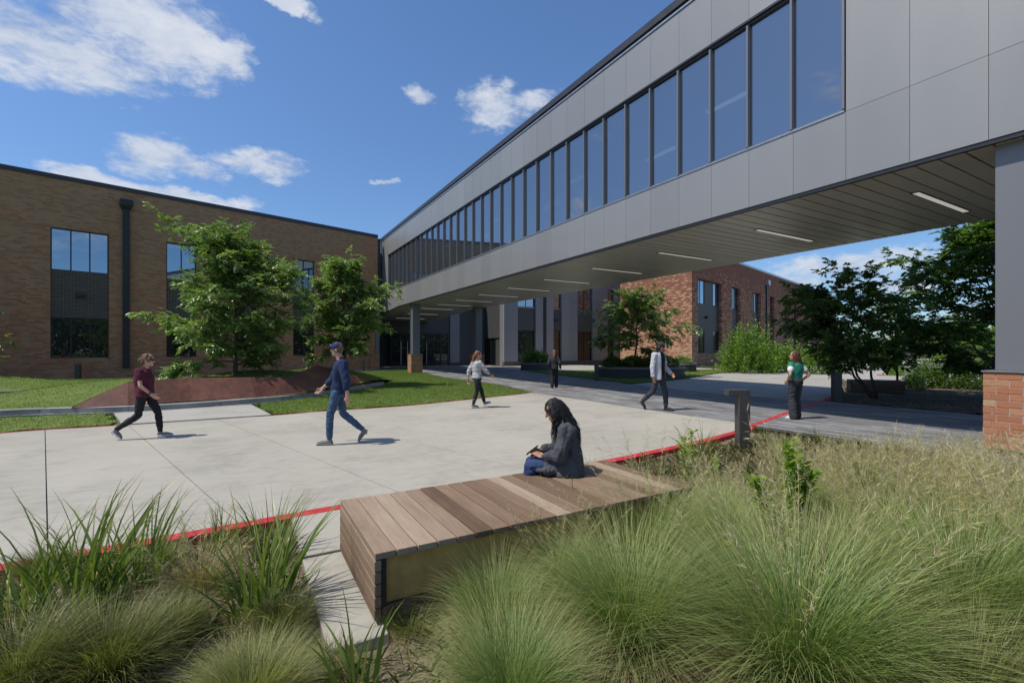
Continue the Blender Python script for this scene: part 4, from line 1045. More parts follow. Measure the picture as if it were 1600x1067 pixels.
# ground litter: thatch and dry stalks between the clumps
def litter(name, poly, n, L, wid, mat, seed, zfun, lift=.02):
    rng = np.random.default_rng(seed); xs = [p[0] for p in poly]; ys = [p[1] for p in poly]
    x = rng.uniform(min(xs), max(xs), n * 2); y = rng.uniform(min(ys), max(ys), n * 2); k = in_poly(x, y, poly) & ~((x > -10.0) & (x < -6.8) & (y > .02) & (y < 2.65)); x, y = x[k][:n], y[k][:n]; n = len(x)
    z = np.array([zfun(a, b) for a, b in zip(x, y)]) + rng.uniform(0, lift, n)
    a = rng.uniform(0, 6.28, n); d = np.stack([np.cos(a), np.sin(a), rng.uniform(-.05, .45, n)], 1)
    return tag(leaf_mesh(name, np.stack([x, y, z], 1), d, np.full(n, L), MATS[mat], rng, wid, .8, .02), kind='stuff')
fb = [(-14, -1.6), (-1, -1.6), (-.5, 1.3), (-.9, 3.0), (-4, 2.75), (-9.4, 2.45), (-14, 2.2)]
def bedz(x, y): return bed_z(x, y)
litter('dry_litter', [p for p in fb], 52000, .075, .06, 'litter', 31, bedz, .03)
litter('mulch_chips', [(6.4, -4), (24, -4), (22, 10), (14, 8.4), (10.4, 6.9), (6.4, 5.4)], 9000, .06, .35, 'litter', 32, mulch_z, .015)
def low_green(name, poly, n, L, mat, seed, zf, wid=.03, up=1.2):
    rng = np.random.default_rng(seed); xs = [p[0] for p in poly]; ys = [p[1] for p in poly]
    x = rng.uniform(min(xs), max(xs), n * 3); y = rng.uniform(min(ys), max(ys), n * 3); k = in_poly(x, y, poly) & ~((x > -10.0) & (x < -6.8) & (y > .02) & (y < 2.65)); x, y = x[k][:n], y[k][:n]; n = len(x)
    z = np.array([zf(a, b) for a, b in zip(x, y)]); a = rng.uniform(0, 6.28, n)
    d = np.stack([np.cos(a), np.sin(a), rng.uniform(.3, up * 2, n)], 1)
    return tag(leaf_mesh(name, np.stack([x, y, z], 1), d, np.full(n, L), MATS[mat], rng, wid, .6, .05), kind='stuff')
low_green('ground_cover', fb, 9500, .16, 'blade_olive', 33, bedz, .03)
low_green('lawn_grass', lawn_front, 100000, .06, 'lawn_blade', 34, lawn1_z, .12)
low_green('lawn_grass', lawn0_poly, 14000, .06, 'lawn_blade', 38, lawn0_z, .12)
low_green('lawn_grass', back_lawn, 70000, .06, 'lawn_blade', 35, lawn2_z, .14)
low_green('lawn_grass', lawnR, 22000, .07, 'lawn_blade', 36, lawn3_z, .16)
low_green('dry_grass', [(25.3, 23.2), (27.4, 22.4), (36, 25.2), (62, 33.5), (62, 36), (25.6, 26.6)], 7000, .35, 'leaf_sage', 37, lambda x, y: .03, .1)

# ------------------------------------------------------------------ leafy stems
def leafy_stem(x, y, h, n, label, seed, leaf=.055, spread=.06, nst=3, z=BED_Z):
    rng = np.random.default_rng(seed); e = empty('leafy_sapling', (x, y, z), 0, label, 'sapling'); P = []; D = []; tb = MB()
    for k in range(nst):
        a = rng.uniform(0, 6.28); hh = h * (1 if k == 0 else rng.uniform(.55, .9)); lx, ly = math.cos(a) * spread * (k > 0), math.sin(a) * spread * (k > 0)
        pts = [Vector((lx * .3 * t, ly * .3 * t, 0)) + Vector((lx * t * 2 + .02 * math.sin(3 * t + k), ly * t * 2, hh * t)) for t in np.linspace(0, 1, 6)]
        tb.tube(pts, [.008 * (1 - .7 * t) for t in np.linspace(0, 1, 6)], 5)
        for i in range(n):
            t = rng.uniform(.12, 1) ** .8; q = min(int(t * 5), 4); p = pts[q].lerp(pts[q + 1], t * 5 - q); aa = rng.uniform(0, 6.28)
            for m_ in range(2):
                P.append(tuple(p)); D.append((math.cos(aa + m_ * 3.14), math.sin(aa + m_ * 3.14), rng.uniform(.2, 1.2)))
                if rng.uniform() < .5: P.append(tuple(p + Vector((math.cos(aa) * .05, math.sin(aa) * .05, .03)))); D.append((math.cos(aa + 1), math.sin(aa + 1), .5))
    tb.build('stem', MATS['bark'], e)
    leaf_mesh('leaves', np.array(P), np.array(D), np.full(len(P), leaf), MATS['leaf_sapling'], rng, .5, .5, .08, parent=e)
q = G(1232, 893, BED_Z); leafy_stem(q[0], q[1], 1.02, 130, 'tallest bright leafy sapling in the middle of the grasses', 51, .06, .10, 4)
q = G(1080, 765, BED_Z); leafy_stem(q[0], q[1], .72, 90, 'leafy upright sapling by the far end of the bench', 52, .05, .10, 3)
q = G(1118, 768, BED_Z); leafy_stem(q[0], q[1], .42, 40, 'shorter leafy sapling right of the one at the bench end', 53, .045, .05, 2)
q = G(893, 850, BED_Z); leafy_stem(q[0], q[1], .62, 14, 'thin sparse sapling poking up beside the bench planks', 54, .04, .02, 1)

# ------------------------------------------------------------------ trees
def tree(name, label, loc, H, Rad, trunk_h, seed, leafmat, nl=26, nt=11, ntt=5, nlf=12, leaf=.07, droop=.35, bark='bark', stems=1, squash=1.0, group=None, lean=(0, 0), tr=.075, low=.0, cat='tree', lw=.5):
    rng = np.random.default_rng(seed); e = empty(name, loc, 0, label, cat, group)
    wood = MB(); P = []; D = []; T = []
    def env(h):                                            # crown radius by relative height
        f = (h - trunk_h) / max(H - trunk_h, .01); f = min(max(f, 0), 1)
        if leafmat == 'leaf_elm': return Rad * ((.72 + 1.1 * f) if f < .25 else (1 - .78 * ((f - .25) / .75) ** 1.35))
        return Rad * (.42 + .58 * math.sin(math.pi * min(1, f * .75 + .22)) ** .8) * (1 - .55 * f ** 2.2)
    def curve(p, d, L, n, dr, wob):
        pts = [p]; d = d.normalized()
        for k in range(n):
            d = (d + Vector(rng.normal(0, wob, 3)) + Vector((0, 0, -dr * (k + 1) / n / n))).normalized(); pts.append(pts[-1] + d * (L / n))
        return pts
    for sidx in range(stems):
        a = 6.28 * sidx / stems + rng.uniform(0, 1)
        off = Vector((math.cos(a), math.sin(a), 0)) * (.10 if stems > 1 else 0)
        top = Vector((lean[0], lean[1], H * .93)) + Vector((math.cos(a), math.sin(a), 0)) * (Rad * .45 if stems > 1 else 0)
        tp = [off.lerp(top, t) + Vector((rng.normal(0, .05), rng.normal(0, .05), 0)) * (H / 5) * (t > 0) for t in np.linspace(0, 1, 9)]
        r0 = tr * (1 if stems == 1 else .7)
        wood.tube(tp, [r0 * (1.25 if k == 0 else 1) * (1 - .9 * k / 8) + .006 for k in range(9)], 8)
        m = max(4, nl // stems)
        for i in range(m):
            f = ((i + rng.uniform(0, .8)) / m) ** .85; h = trunk_h + low + (H * .93 - trunk_h) * f
            t = h / (H * .93) * 8; k = min(int(t), 7); p = tp[k].lerp(tp[k + 1], t - k)
            az = i * 2.4 + rng.uniform(-.5, .5) + a; R_ = env(h) * rng.uniform(.72, 1.18)
            el = .95 * f + .25 + rng.normal(0, .12)
            d = Vector((math.cos(az) * math.cos(el), math.sin(az) * math.cos(el), math.sin(el)))
            L = R_ / max(.45, math.cos(el)) * (.92 if f < .8 else .75)
            lp = curve(p, d, L, 6, droop * 2.2, .10)
            rr = r0 * .42 * (1 - .55 * f)
            wood.tube(lp, [rr * (1 - .85 * q / 6) + .003 for q in range(7)], 5, cap=False)
            for j in range(nt):
                t2 = rng.uniform(.22, 1.0); q = min(int(t2 * 6), 5); sp = lp[q].lerp(lp[q + 1], t2 * 6 - q); bd = (lp[q + 1] - lp[q]).normalized()
                side = bd.cross(Vector((0, 0, 1))); side = side.normalized() if side.length > .05 else Vector((1, 0, 0))
                sd = (bd * rng.uniform(.35, 1) + side * rng.choice([-1, 1]) * rng.uniform(.4, 1.1) + Vector((0, 0, rng.uniform(-.75, .85)))).normalized()
                L2 = L * rng.uniform(.18, .42) * (1.15 - .4 * t2)
                sp_ = curve(sp, sd, L2, 3, droop * 1.3, .14)
                if j % 2 == 0: wood.tube(sp_, [.006, .004, .003, .002], 3, cap=False)
                tb_ = rng.normal(0, .16)
                for m_ in range(ntt):
                    t3 = rng.uniform(.15, 1); q3 = min(int(t3 * 3), 2); s3 = sp_[q3].lerp(sp_[q3 + 1], t3 * 3 - q3); b3 = (sp_[q3 + 1] - sp_[q3]).normalized()
                    s2 = b3.cross(Vector((0, 0, 1))); s2 = s2.normalized() if s2.length > .05 else Vector((0, 1, 0))
                    d3 = (b3 * rng.uniform(.4, 1) + s2 * rng.choice([-1, 1]) * rng.uniform(.3, 1) + Vector((0, 0, rng.uniform(-.8, .6)))).normalized()
                    L3 = rng.uniform(.16, .36) * (Rad / 2.6) ** .5
                    for n_ in range(nlf):
                        u_ = (n_ + .5) / nlf; pp = s3 + d3 * (L3 * u_) + Vector((0, 0, -.25 * L3 * u_ * u_ * droop * 2))
                        sg = 1 if n_ % 2 else -1; ld = d3 * .75 + d3.cross(Vector((0, 0, 1))) * sg * .9 + Vector((0, 0, -.12))
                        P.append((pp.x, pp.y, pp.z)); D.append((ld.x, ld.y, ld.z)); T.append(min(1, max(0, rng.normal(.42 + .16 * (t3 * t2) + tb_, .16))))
    P = np.array(P) + rng.normal(0, .012, (len(P), 3)); D = np.array(D)
    cx, cy = np.median(P[:, 0]), np.median(P[:, 1]); rr_ = np.percentile(np.hypot(P[:, 0] - cx, P[:, 1] - cy), 96); zz_ = np.percentile(P[:, 2], 99.5)
    kx, kz = Rad / rr_, H / zz_; P *= (kx, kx, kz); wood.v = [(v[0] * kx, v[1] * kx, v[2] * kz) for v in wood.v]
    wood.build('trunk', MATS[bark], e, smooth=True)
    P[:, 2] = np.maximum(P[:, 2], .06)
    P[:, :2] *= 1.0
    leaf_mesh('crown', P, D, np.full(len(P), leaf), MATS[leafmat], rng, lw, .45, .06, np.array(T), e)
    return e
q = Vector(G(378, 606)); 
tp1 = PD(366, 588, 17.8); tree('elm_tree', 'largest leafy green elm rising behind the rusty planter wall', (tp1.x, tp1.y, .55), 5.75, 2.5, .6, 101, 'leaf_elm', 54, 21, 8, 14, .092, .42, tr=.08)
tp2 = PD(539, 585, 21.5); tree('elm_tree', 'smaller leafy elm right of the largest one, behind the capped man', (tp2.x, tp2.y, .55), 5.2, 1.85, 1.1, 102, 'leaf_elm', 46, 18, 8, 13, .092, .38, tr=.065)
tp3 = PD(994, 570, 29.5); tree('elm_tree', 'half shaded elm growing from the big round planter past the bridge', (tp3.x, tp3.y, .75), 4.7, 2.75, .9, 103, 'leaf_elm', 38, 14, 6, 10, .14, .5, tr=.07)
# trees in the mulch bed beyond the bridge
xa = G(1366, 622); tree('oak_tree', 'many stemmed dark tree leaning left behind the woman in green', (xa[0], xa[1], .0), 4.45, 2.35, 1.3, 104, 'leaf_oak', 36, 13, 6, 8, .14, .25, 'bark_dark', 3, lean=(-1.3, .9), tr=.075, lw=.6)
xb = G(1404, 613); tree('oak_tree', 'slender dark tree with open branches right of the far bench', (xb[0], xb[1], .0), 4.0, 1.5, 1.3, 105, 'leaf_oak', 22, 9, 5, 8, .12, .2, 'bark_dark', 2, tr=.07, lw=.6)
tp4 = PD(1560, 600, 15.5); tree('oak_tree', 'tall dense dark tree filling the gap left of the grey column', (tp4.x, tp4.y, .0), 6.6, 2.9, 1.2, 106, 'leaf_oak', 46, 16, 6, 9, .15, .3, 'bark_dark', 1, tr=.09, lw=.6)
tp7 = PD(-128, 588, 20); tree('elm_tree', 'elm at the far left of which only one drooping branch tip shows', (tp7.x, tp7.y, .5), 5.2, 2.55, .9, 107, 'leaf_elm', 30, 12, 5, 10, .11, .4, tr=.07)

# ------------------------------------------------------------------ shrubs and hedges
def shrub(name, label, loc, rad, n, leaf, mat, seed, flat=.0, cat='shrub', group=None, lw=.55, stems=7, lump=.45):
    rng = np.random.default_rng(seed); e = empty(name, loc, 0, label, cat, group); rx, ry, rz = rad
    d = rng.normal(0, 1, (n, 3)); d /= np.linalg.norm(d, axis=1, keepdims=True); d[:, 2] = np.abs(d[:, 2]) * 1.0 - flat * .2
    az = np.arctan2(d[:, 1], d[:, 0])
    l = 1 + lump * (.5 * np.sin(3 * az + seed) * np.cos(4 * d[:, 2] + seed) + .5 * np.sin(7 * az + 5 * d[:, 2] + seed * 2) + .35 * np.sin(13 * az - 9 * d[:, 2]))
    r = l * rng.uniform(.45, 1.0, n) ** .55
    P = np.stack([d[:, 0] * rx * r, d[:, 1] * ry * r, np.maximum(.04, (d[:, 2] * r) * rz)], 1)
    dv = d + rng.normal(0, .7, (n, 3)) + np.array([0, 0, .25])
    w = MB()
    for k in range(stems):
        a = rng.uniform(0, 6.28); t = Vector((math.cos(a) * rx * .6, math.sin(a) * ry * .6, rz * rng.uniform(.6, .95)))
        w.tube([(0, 0, 0), tuple(t * .4 + Vector((0, 0, .1))), tuple(t)], [.02, .014, .005], 4)
    w.build('stems', MATS['bark'], e)
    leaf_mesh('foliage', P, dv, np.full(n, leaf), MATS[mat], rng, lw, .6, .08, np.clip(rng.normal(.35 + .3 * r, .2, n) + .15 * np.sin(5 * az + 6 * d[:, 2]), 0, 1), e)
    return e
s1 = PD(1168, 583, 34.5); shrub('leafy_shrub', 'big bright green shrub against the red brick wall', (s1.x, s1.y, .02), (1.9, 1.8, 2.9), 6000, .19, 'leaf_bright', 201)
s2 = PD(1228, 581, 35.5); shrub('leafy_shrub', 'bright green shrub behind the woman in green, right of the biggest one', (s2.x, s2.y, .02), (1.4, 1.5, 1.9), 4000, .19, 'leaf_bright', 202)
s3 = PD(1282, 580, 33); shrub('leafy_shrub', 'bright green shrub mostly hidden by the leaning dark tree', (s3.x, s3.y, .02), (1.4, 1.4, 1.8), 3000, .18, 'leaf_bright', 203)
for i, (px, py, D_, r_, lab) in enumerate([(1445, 609, 21.2, (.85, .7, 1.05), 'leafy hedge shrub nearest the slender dark tree, in sun'), (1487, 608, 20.8, (.92, .75, 1.22), 'leafy sunlit hedge shrub second from the left in the row before the column'), (1528, 608, 20.4, (.98, .8, 1.28), 'leafy sunlit hedge shrub third in the row, touching the column edge'), (1575, 609, 20.0, (.9, .8, 1.2), 'hedge shrub mostly hidden behind the brick column base')]):
    s_ = PD(px, py, D_); shrub('hedge_shrub', lab, (s_.x, s_.y, .02), r_, 3600, .085, 'leaf_hedge', 210 + i)
s_ = PD(1425, 610, 20.0); shrub('hedge_shrub', 'low thin shrub between the slender dark tree and the sunlit hedge', (s_.x, s_.y, .02), (.45, .4, .6), 900, .08, 'leaf_hedge', 216)
s_ = PD(1411, 583, 30); shrub('low_shrub', 'low yellow green planting far behind the bench by the car park', (s_.x, s_.y, .02), (1.3, .8, .55), 1500, .13, 'leaf_bright', 217)
s_ = PD(1512, 540, 34); shrub('leafy_shrub', 'bright tree crown in sun seen behind the tall dark tree', (s_.x, s_.y, .3), (2.2, 2.0, 3.8), 4500, .2, 'leaf_bright', 218)
s_ = PD(1345, 540, 60); shrub('leafy_shrub', 'distant green shrub left of the slender dark tree', (s_.x, s_.y, .0), (3, 2.5, 2.6), 2500, .3, 'leaf_far', 219)
# sage planting at the right edge of the bed
for i, (px, py, r_, lab) in enumerate([(1575, 790, (.5, .4, .3), 'low grey green sage plant at the right edge behind the plumed grass'), (1500, 730, (.35, .3, .2), 'low sage plant at the paver edge by the brick column base')]):
    x, y = G(px, py, BED_Z); shrub('sage_plant', lab, (x, y, BED_Z), r_, 1600, .035, 'leaf_sage', 230 + i)

# ------------------------------------------------------------------ planters past the bridge
def seat_planter(pts, h, label, w=.45, fill='mulch'):
    e = empty('seat_planter', (pts[0][0], pts[0][1], 0), 0, label, 'planter'); o = Vector((pts[0][0], pts[0][1]))
    P = [(p[0] - o.x, p[1] - o.y) for p in pts]
    MB().prism(P, -.02, h - .09).build('planter_wall', MATS['planter_dark'], e)
    c = Vector((sum(p[0] for p in P) / len(P), sum(p[1] for p in P) / len(P)))
    cap = [tuple(c + (Vector(p) - c) * 1.03) for p in P]
    MB().prism(cap, h - .088, h).build('planter_cap', MATS['stone_grey'], e)
    inn = [tuple(c + (Vector(p) - c) * .8) for p in P]; MB().prism(inn, h + .001, h + .06).build('planter_soil', MATS[fill], e)
    return e, c + o
def blob(cx, cy, ax, ay, rot, n=20):
    return [(cx + math.cos(t) * ax * math.cos(rot) - math.sin(t) * ay * math.sin(rot), cy + math.cos(t) * ax * math.sin(rot) + math.sin(t) * ay * math.cos(rot)) for t in np.linspace(0, 2 * math.pi, n, endpoint=False)]
pc1 = PD(999, 590, 29.4); seat_planter(blob(pc1.x, pc1.y, 2.75, 1.9, -YAW), .62, 'large dark rounded stone planter with hedge and elm past the bridge')
pc2 = PD(838, 578, 38.5); seat_planter(blob(pc2.x, pc2.y, 1.45, 1.1, R(15)), .6, 'small dark curved stone planter in front of the panelled wing')
pc3 = PD(1068, 577, 36.5); seat_planter(blob(pc3.x, pc3.y, 1.15, .9, R(15)), .62, 'small grey stone planter by the corner of the red brick building')
for i, (dx, dy, r_) in enumerate([(-1.75, -.35, (.75, .6, .6)), (-.6, -.6, (.8, .65, .62)), (.6, -.6, (.8, .65, .62)), (1.7, -.3, (.75, .6, .58)), (0, .5, (1.3, .7, .66))]):
    v = Vector((dx, dy)); v.rotate(Matrix.Rotation(-YAW, 2))
    labs = ['clipped hedge shrub at the left end of the large planter', 'clipped hedge shrub left of the elm trunk in the large planter', 'clipped hedge shrub right of the elm trunk in the large planter', 'clipped hedge shrub at the right end of the large planter', 'taller hedge shrub at the back of the large planter']
    shrub('hedge_shrub', labs[i], (pc1.x + v.x, pc1.y + v.y, .66), r_, 1700, .10, 'leaf_hedge', 240 + i, lump=.15)
shrub('planter_grass', 'dark spiky planting in the small curved planter by the wing', (pc2.x, pc2.y, .64), (1.15, .85, .75), 1500, .28, 'leaf_oak', 250, lw=.15)
shrub('hedge_shrub', 'low dark shrub in the small grey planter at the brick corner', (pc3.x - .2, pc3.y, .66), (.85, .6, .5), 1100, .11, 'leaf_oak', 251)
# mulch ring under the large elm
mr = MB().prism(blob(tp1.x, tp1.y, 1.15, .75, -YAW, 18), .5, .70); mo = mr.build('mulch_ring', MATS['mulch']); tag(mo, kind='structure')

# ------------------------------------------------------------------ far right: car park, fence, trees
lw_ = PD(1448, 590, 27); m = MB(); m.box(-1.0, 1.0, -.35, .35, 0, .85); lowall = m.build('stone_block', MATS['kerb_concrete'], None, bevel=.03); lowall.location = (lw_.x, lw_.y, .05); lowall.rotation_euler = (0, 0, -YAW)
tag(lowall, 'pale low stone block in sun beyond the shaded trees', 'stone block')
fe = PD(1420, 552, 62); fnc = empty('metal_fence', (fe.x, fe.y, 0), -YAW - .12, 'distant dark metal fence with braced gate panels along the car park', 'fence')
pk = MB()
for k in range(-16, 14):
    if k % 2 == 0: MB().box(k * 1.6 - .07, k * 1.6 + .07, -.07, .07, 0, 2.3).build('fence_post', MATS['dark_metal'], fnc)
    for q in range(10): pk.box(k * 1.6 + .08 + q * .15, k * 1.6 + .10 + q * .15, -.01, .01, .15, 1.85)
    if k % 5 == 0: pk.tube([(k * 1.6 + .1, .03, .2), (k * 1.6 + 1.5, .03, 1.8)], .025, 4)
pk.box(-16 * 1.6, 14 * 1.6, -.02, .02, 1.86, 1.93); pk.box(-16 * 1.6, 14 * 1.6, -.02, .02, .2, .27)
pk.build('fence_pickets', MATS['dark_metal'], fnc)['kind'] = 'stuff'
gp = PD(1419, 585, 27.5); gpo = empty('sign_post', (gp.x, gp.y, .05), 0, 'short pale grey post seen between the far bench trees', 'post')
MB().tube([(0, 0, 0), (0, 0, 1.75)], .09, 10).build('post', MATS['column_metal'], gpo); MB().tube([(0, 0, 1.751), (0, 0, 1.80)], .10, 10).build('cap', MATS['dark_metal'], gpo)
MB().box(-.2, .2, -.2, .2, -.03, .02).build('base_plate', MATS['kerb_concrete'], gpo)
ra = [G(1381, 588), G(1420, 579), G(1452, 566)]
for a, b in ((ra[0], (ra[0][0] + 1.2, ra[0][1] + .5)), (ra[2], (ra[2][0] + 3.5, ra[2][1] - .2))):
    tag(ribbon('red_line', [a, b], 0, .35, .04, .065, MATS['red_paint']), kind='structure')
rng = np.random.default_rng(77)
def treeline():
    n = 80000; az = rng.uniform(0, 2 * np.pi, n); rad = rng.uniform(120, 170, n)
    hh = 4.2 + 1.6 * np.sin(az * 9) + 1.2 * np.sin(az * 23 + 1) + .9 * np.sin(az * 57 + 2)
    # unseen wood behind the camera and to the left, heightened to darken window reflections
    behind = np.cos(az - (math.pi / 2 - YAW)) < .45
    hh = np.where(behind, hh * 3.0, hh)
    P = np.stack([CAM.x + np.cos(az) * rad, CAM.y + np.sin(az) * rad, hh * rng.uniform(0, 1, n) ** .7], 1)
    D = rng.normal(0, 1, (n, 3))
    tag(leaf_mesh('treeline', P, D, np.full(n, 2.1), MATS['leaf_far'], rng, .8, .8, .1), kind='stuff')
treeline()

# ================================================================== PEOPLE
def cloth_mat(name, col, var=.25, rough=.85, stripes=None):
    nt = newmat(name); co = ocoord(nt); n = nt.noise(co, 9, 5, .65); f = nt.noise(co, 160, 2, .6)
    c = nt.ramp(nt.m('ADD', nt.m('MULTIPLY', n, .7), nt.m('MULTIPLY', f, .3)), [(.32, tuple(v * (1 - var) for v in col)), (.68, tuple(min(1, v * (1 + var)) for v in col))])
    if stripes:
        z = nt.node('ShaderNodeSeparateXYZ', {0: co}).outputs[2]; k = nt.m('LESS_THAN', nt.m('FRACT', nt.m('DIVIDE', nt.m('ADD', z, nt.m('MULTIPLY', n, .012)), stripes[0])), stripes[1]); c = nt.mix(k, c, stripes[2])
    fo = nt.noise(mapping(nt, co, (1.3, 1.3, .6)), 13, 3, .5, 1.2)
    return finish(nt, pbsdf(nt, c, rough, 0, .25, nt.m('ADD', nt.m('MULTIPLY', f, .08), fo), .7, .018))
def skin_mat(name, col):
    nt = newmat(name); co = ocoord(nt); n = nt.noise(co, 14, 4, .6)
    c = nt.ramp(n, [(.35, tuple(v * .85 for v in col)), (.65, (min(1, col[0] * 1.1), col[1], col[2]))])
    p = pbsdf(nt, c, .5, 0, .4); p.inputs['Subsurface Weight'].default_value = .08; p.inputs['Subsurface Radius'].default_value = (.012, .005, .003)
    return finish(nt, p)
def hair_mat(name, dark, light, rough=.58):
    nt = newmat(name); co = ocoord(nt); n = nt.noise(mapping(nt, co, (70, 70, 6)), 1.5, 4, .7); m_ = nt.noise(co, 8, 3, .6)
    c = nt.ramp(nt.m('ADD', nt.m('MULTIPLY', n, .6), nt.m('MULTIPLY', m_, .4)), [(.38, dark), (.62, light)])
    return finish(nt, pbsdf(nt, c, rough, 0, .35, n, .3, .004))
skin_mat('skin_light', (.56, .33, .23)); skin_mat('skin_tan', (.40, .22, .135)); skin_mat('skin_warm', (.46, .26, .17))
cloth_mat('eye_dark', (.03, .022, .02)); cloth_mat('lip', (.36, .13, .11))
cloth_mat('maroon_cloth', (.095, .018, .035)); cloth_mat('black_cloth', (.022, .022, .025)); cloth_mat('charcoal_cloth', (.04, .041, .046))
cloth_mat('navy_cloth', (.022, .035, .085)); cloth_mat('denim', (.055, .095, .165), .35); cloth_mat('deep_denim', (.03, .052, .125), .35); cloth_mat('cap_navy', (.028, .04, .12))
cloth_mat('striped_cloth', (.62, .62, .61), .08, .85, (.040, .42, (.03, .032, .045))); cloth_mat('pale_shirt', (.46, .47, .50), .12); cloth_mat('green_cloth', (.025, .20, .125), .2); cloth_mat('white_cloth', (.70, .70, .70), .08)
cloth_mat('slate_jacket', (.068, .071, .08), .3); cloth_mat('shoe_grey', (.20, .19, .18)); cloth_mat('shoe_dark', (.03, .03, .032)); cloth_mat('shoe_white', (.62, .61, .58), .1); cloth_mat('slate_trouser', (.045, .048, .058), .3)
hair_mat('hair_brown', (.07, .038, .022), (.20, .12, .065)); hair_mat('hair_black', (.008, .0075, .008), (.024, .022, .022), .45); hair_mat('hair_auburn', (.10, .035, .015), (.27, .11, .045)); hair_mat('hair_chestnut', (.035, .016, .009), (.15, .075, .04))
mat_plain('sunglass', (.01, .009, .009), .15); mat_plain('phone_black', (.012, .012, .014), .2, .2); mat_plain('laptop_grey', (.42, .42, .43), .4, .3); mat_plain('watch', (.02, .02, .022), .35)

V3 = lambda p: Vector(p)
def m_capsule(mb, p, q, r1, r2, n=10):
    p, q = V3(p), V3(q); d = q - p; L = d.length
    if L < 1e-6: d = Vector((0, 0, 1e-4)); L = 1e-4
    d = d / L; pts = []; rad = []
    for a in (-80, -50, -20): pts.append(p + d * r1 * math.sin(R(a))); rad.append(r1 * math.cos(R(a)))
    for t in (.0, .33, .66, 1): pts.append(p + d * L * t); rad.append(r1 + (r2 - r1) * t)
    for a in (20, 50, 80): pts.append(q + d * r2 * math.sin(R(a))); rad.append(r2 * math.cos(R(a)))
    mb.tube(pts, rad, n)
def m_ell(mb, c, r, M=None, nu=14, nv=8):
    vs = [(0, 0, -1)]; fs = []
    for j in range(1, nv):
        a = -math.pi / 2 + math.pi * j / nv
        for i in range(nu): b = 2 * math.pi * i / nu; vs.append((math.cos(a) * math.cos(b), math.cos(a) * math.sin(b), math.sin(a)))
    vs.append((0, 0, 1)); top = len(vs) - 1
    for i in range(nu): fs.append((0, 1 + (i + 1) % nu, 1 + i)); fs.append((top, 1 + (nv - 2) * nu + i, 1 + (nv - 2) * nu + (i + 1) % nu))
    for j in range(nv - 2):
        for i in range(nu): a = 1 + j * nu; fs.append((a + i, a + (i + 1) % nu, a + nu + (i + 1) % nu, a + nu + i))
    out = []
    for v in vs:
        w = Vector((v[0] * r[0], v[1] * r[1], v[2] * r[2]))
        if M is not None: w = M @ w
        out.append(w + V3(c))
    mb.add(out, fs)
def m_loft(mb, rings, n=18):                              # rings: (centre, ax, ay), all level
    vs = []; fs = []
    for c, ax, ay in rings:
        for k in range(n):
            a = 2 * math.pi * k / n; ca, sa = math.cos(a), math.sin(a)
            e = .85; vs.append((c[0] + ax * math.copysign(abs(ca) ** e, ca), c[1] + ay * math.copysign(abs(sa) ** e, sa), c[2]))
    for i in range(len(rings) - 1):
        for k in range(n): fs.append((i * n + k, i * n + (k + 1) % n, (i + 1) * n + (k + 1) % n, (i + 1) * n + k))
    fs += [tuple(range(n - 1, -1, -1)), tuple((len(rings) - 1) * n + k for k in range(n))]
    mb.add(vs, fs)
def organic(name, mb, voxel, mats, parent, smooth=4, fold=0.0, ff=11.0, seed=0, stretch=(1, 1, 1)):
    me = mb.mesh(name, mats); o = bpy.data.objects.new(name, me); link(o)
    md = o.modifiers.new('r', 'REMESH'); md.mode = 'VOXEL'; md.voxel_size = voxel
    sm = o.modifiers.new('s', 'SMOOTH'); sm.factor = .5; sm.iterations = smooth
    dg = bpy.context.evaluated_depsgraph_get(); me2 = bpy.data.meshes.new_from_object(o.evaluated_get(dg))
    o.modifiers.clear(); o.data = me2; me2.name = name; bpy.data.meshes.remove(me)
    me2.materials.clear()
    for m in (mats if isinstance(mats, (list, tuple)) else [mats]): me2.materials.append(m)
    me2.polygons.foreach_set('use_smooth', [True] * len(me2.polygons)); me2.polygons.foreach_set('material_index', [0] * len(me2.polygons))
    if fold:
        nv = len(me2.vertices); co = np.empty(nv * 3, np.float32); me2.vertices.foreach_get('co', co); co = co.reshape(-1, 3)
        nr = np.empty(nv * 3, np.float32); me2.vertices.foreach_get('normal', nr); nr = nr.reshape(-1, 3)
        sx, sy, sz = stretch
        h = np.array([mnoise.noise(Vector((c[0] * ff * sx + seed, c[1] * ff * sy, c[2] * ff * sz))) + .5 * abs(mnoise.noise(Vector((c[0] * ff * 2.1 * sx, c[1] * ff * 2.1 * sy + seed, c[2] * ff * 2.1 * sz)))) for c in co])
        co = co + nr * (h * fold)[:, None]; me2.vertices.foreach_set('co', co.astype(np.float32).ravel()); me2.update()
    if parent is not None: o.parent = parent
    return o
def lerp(a, b, t): return tuple(a[i] + (b[i] - a[i]) * t for i in range(3))

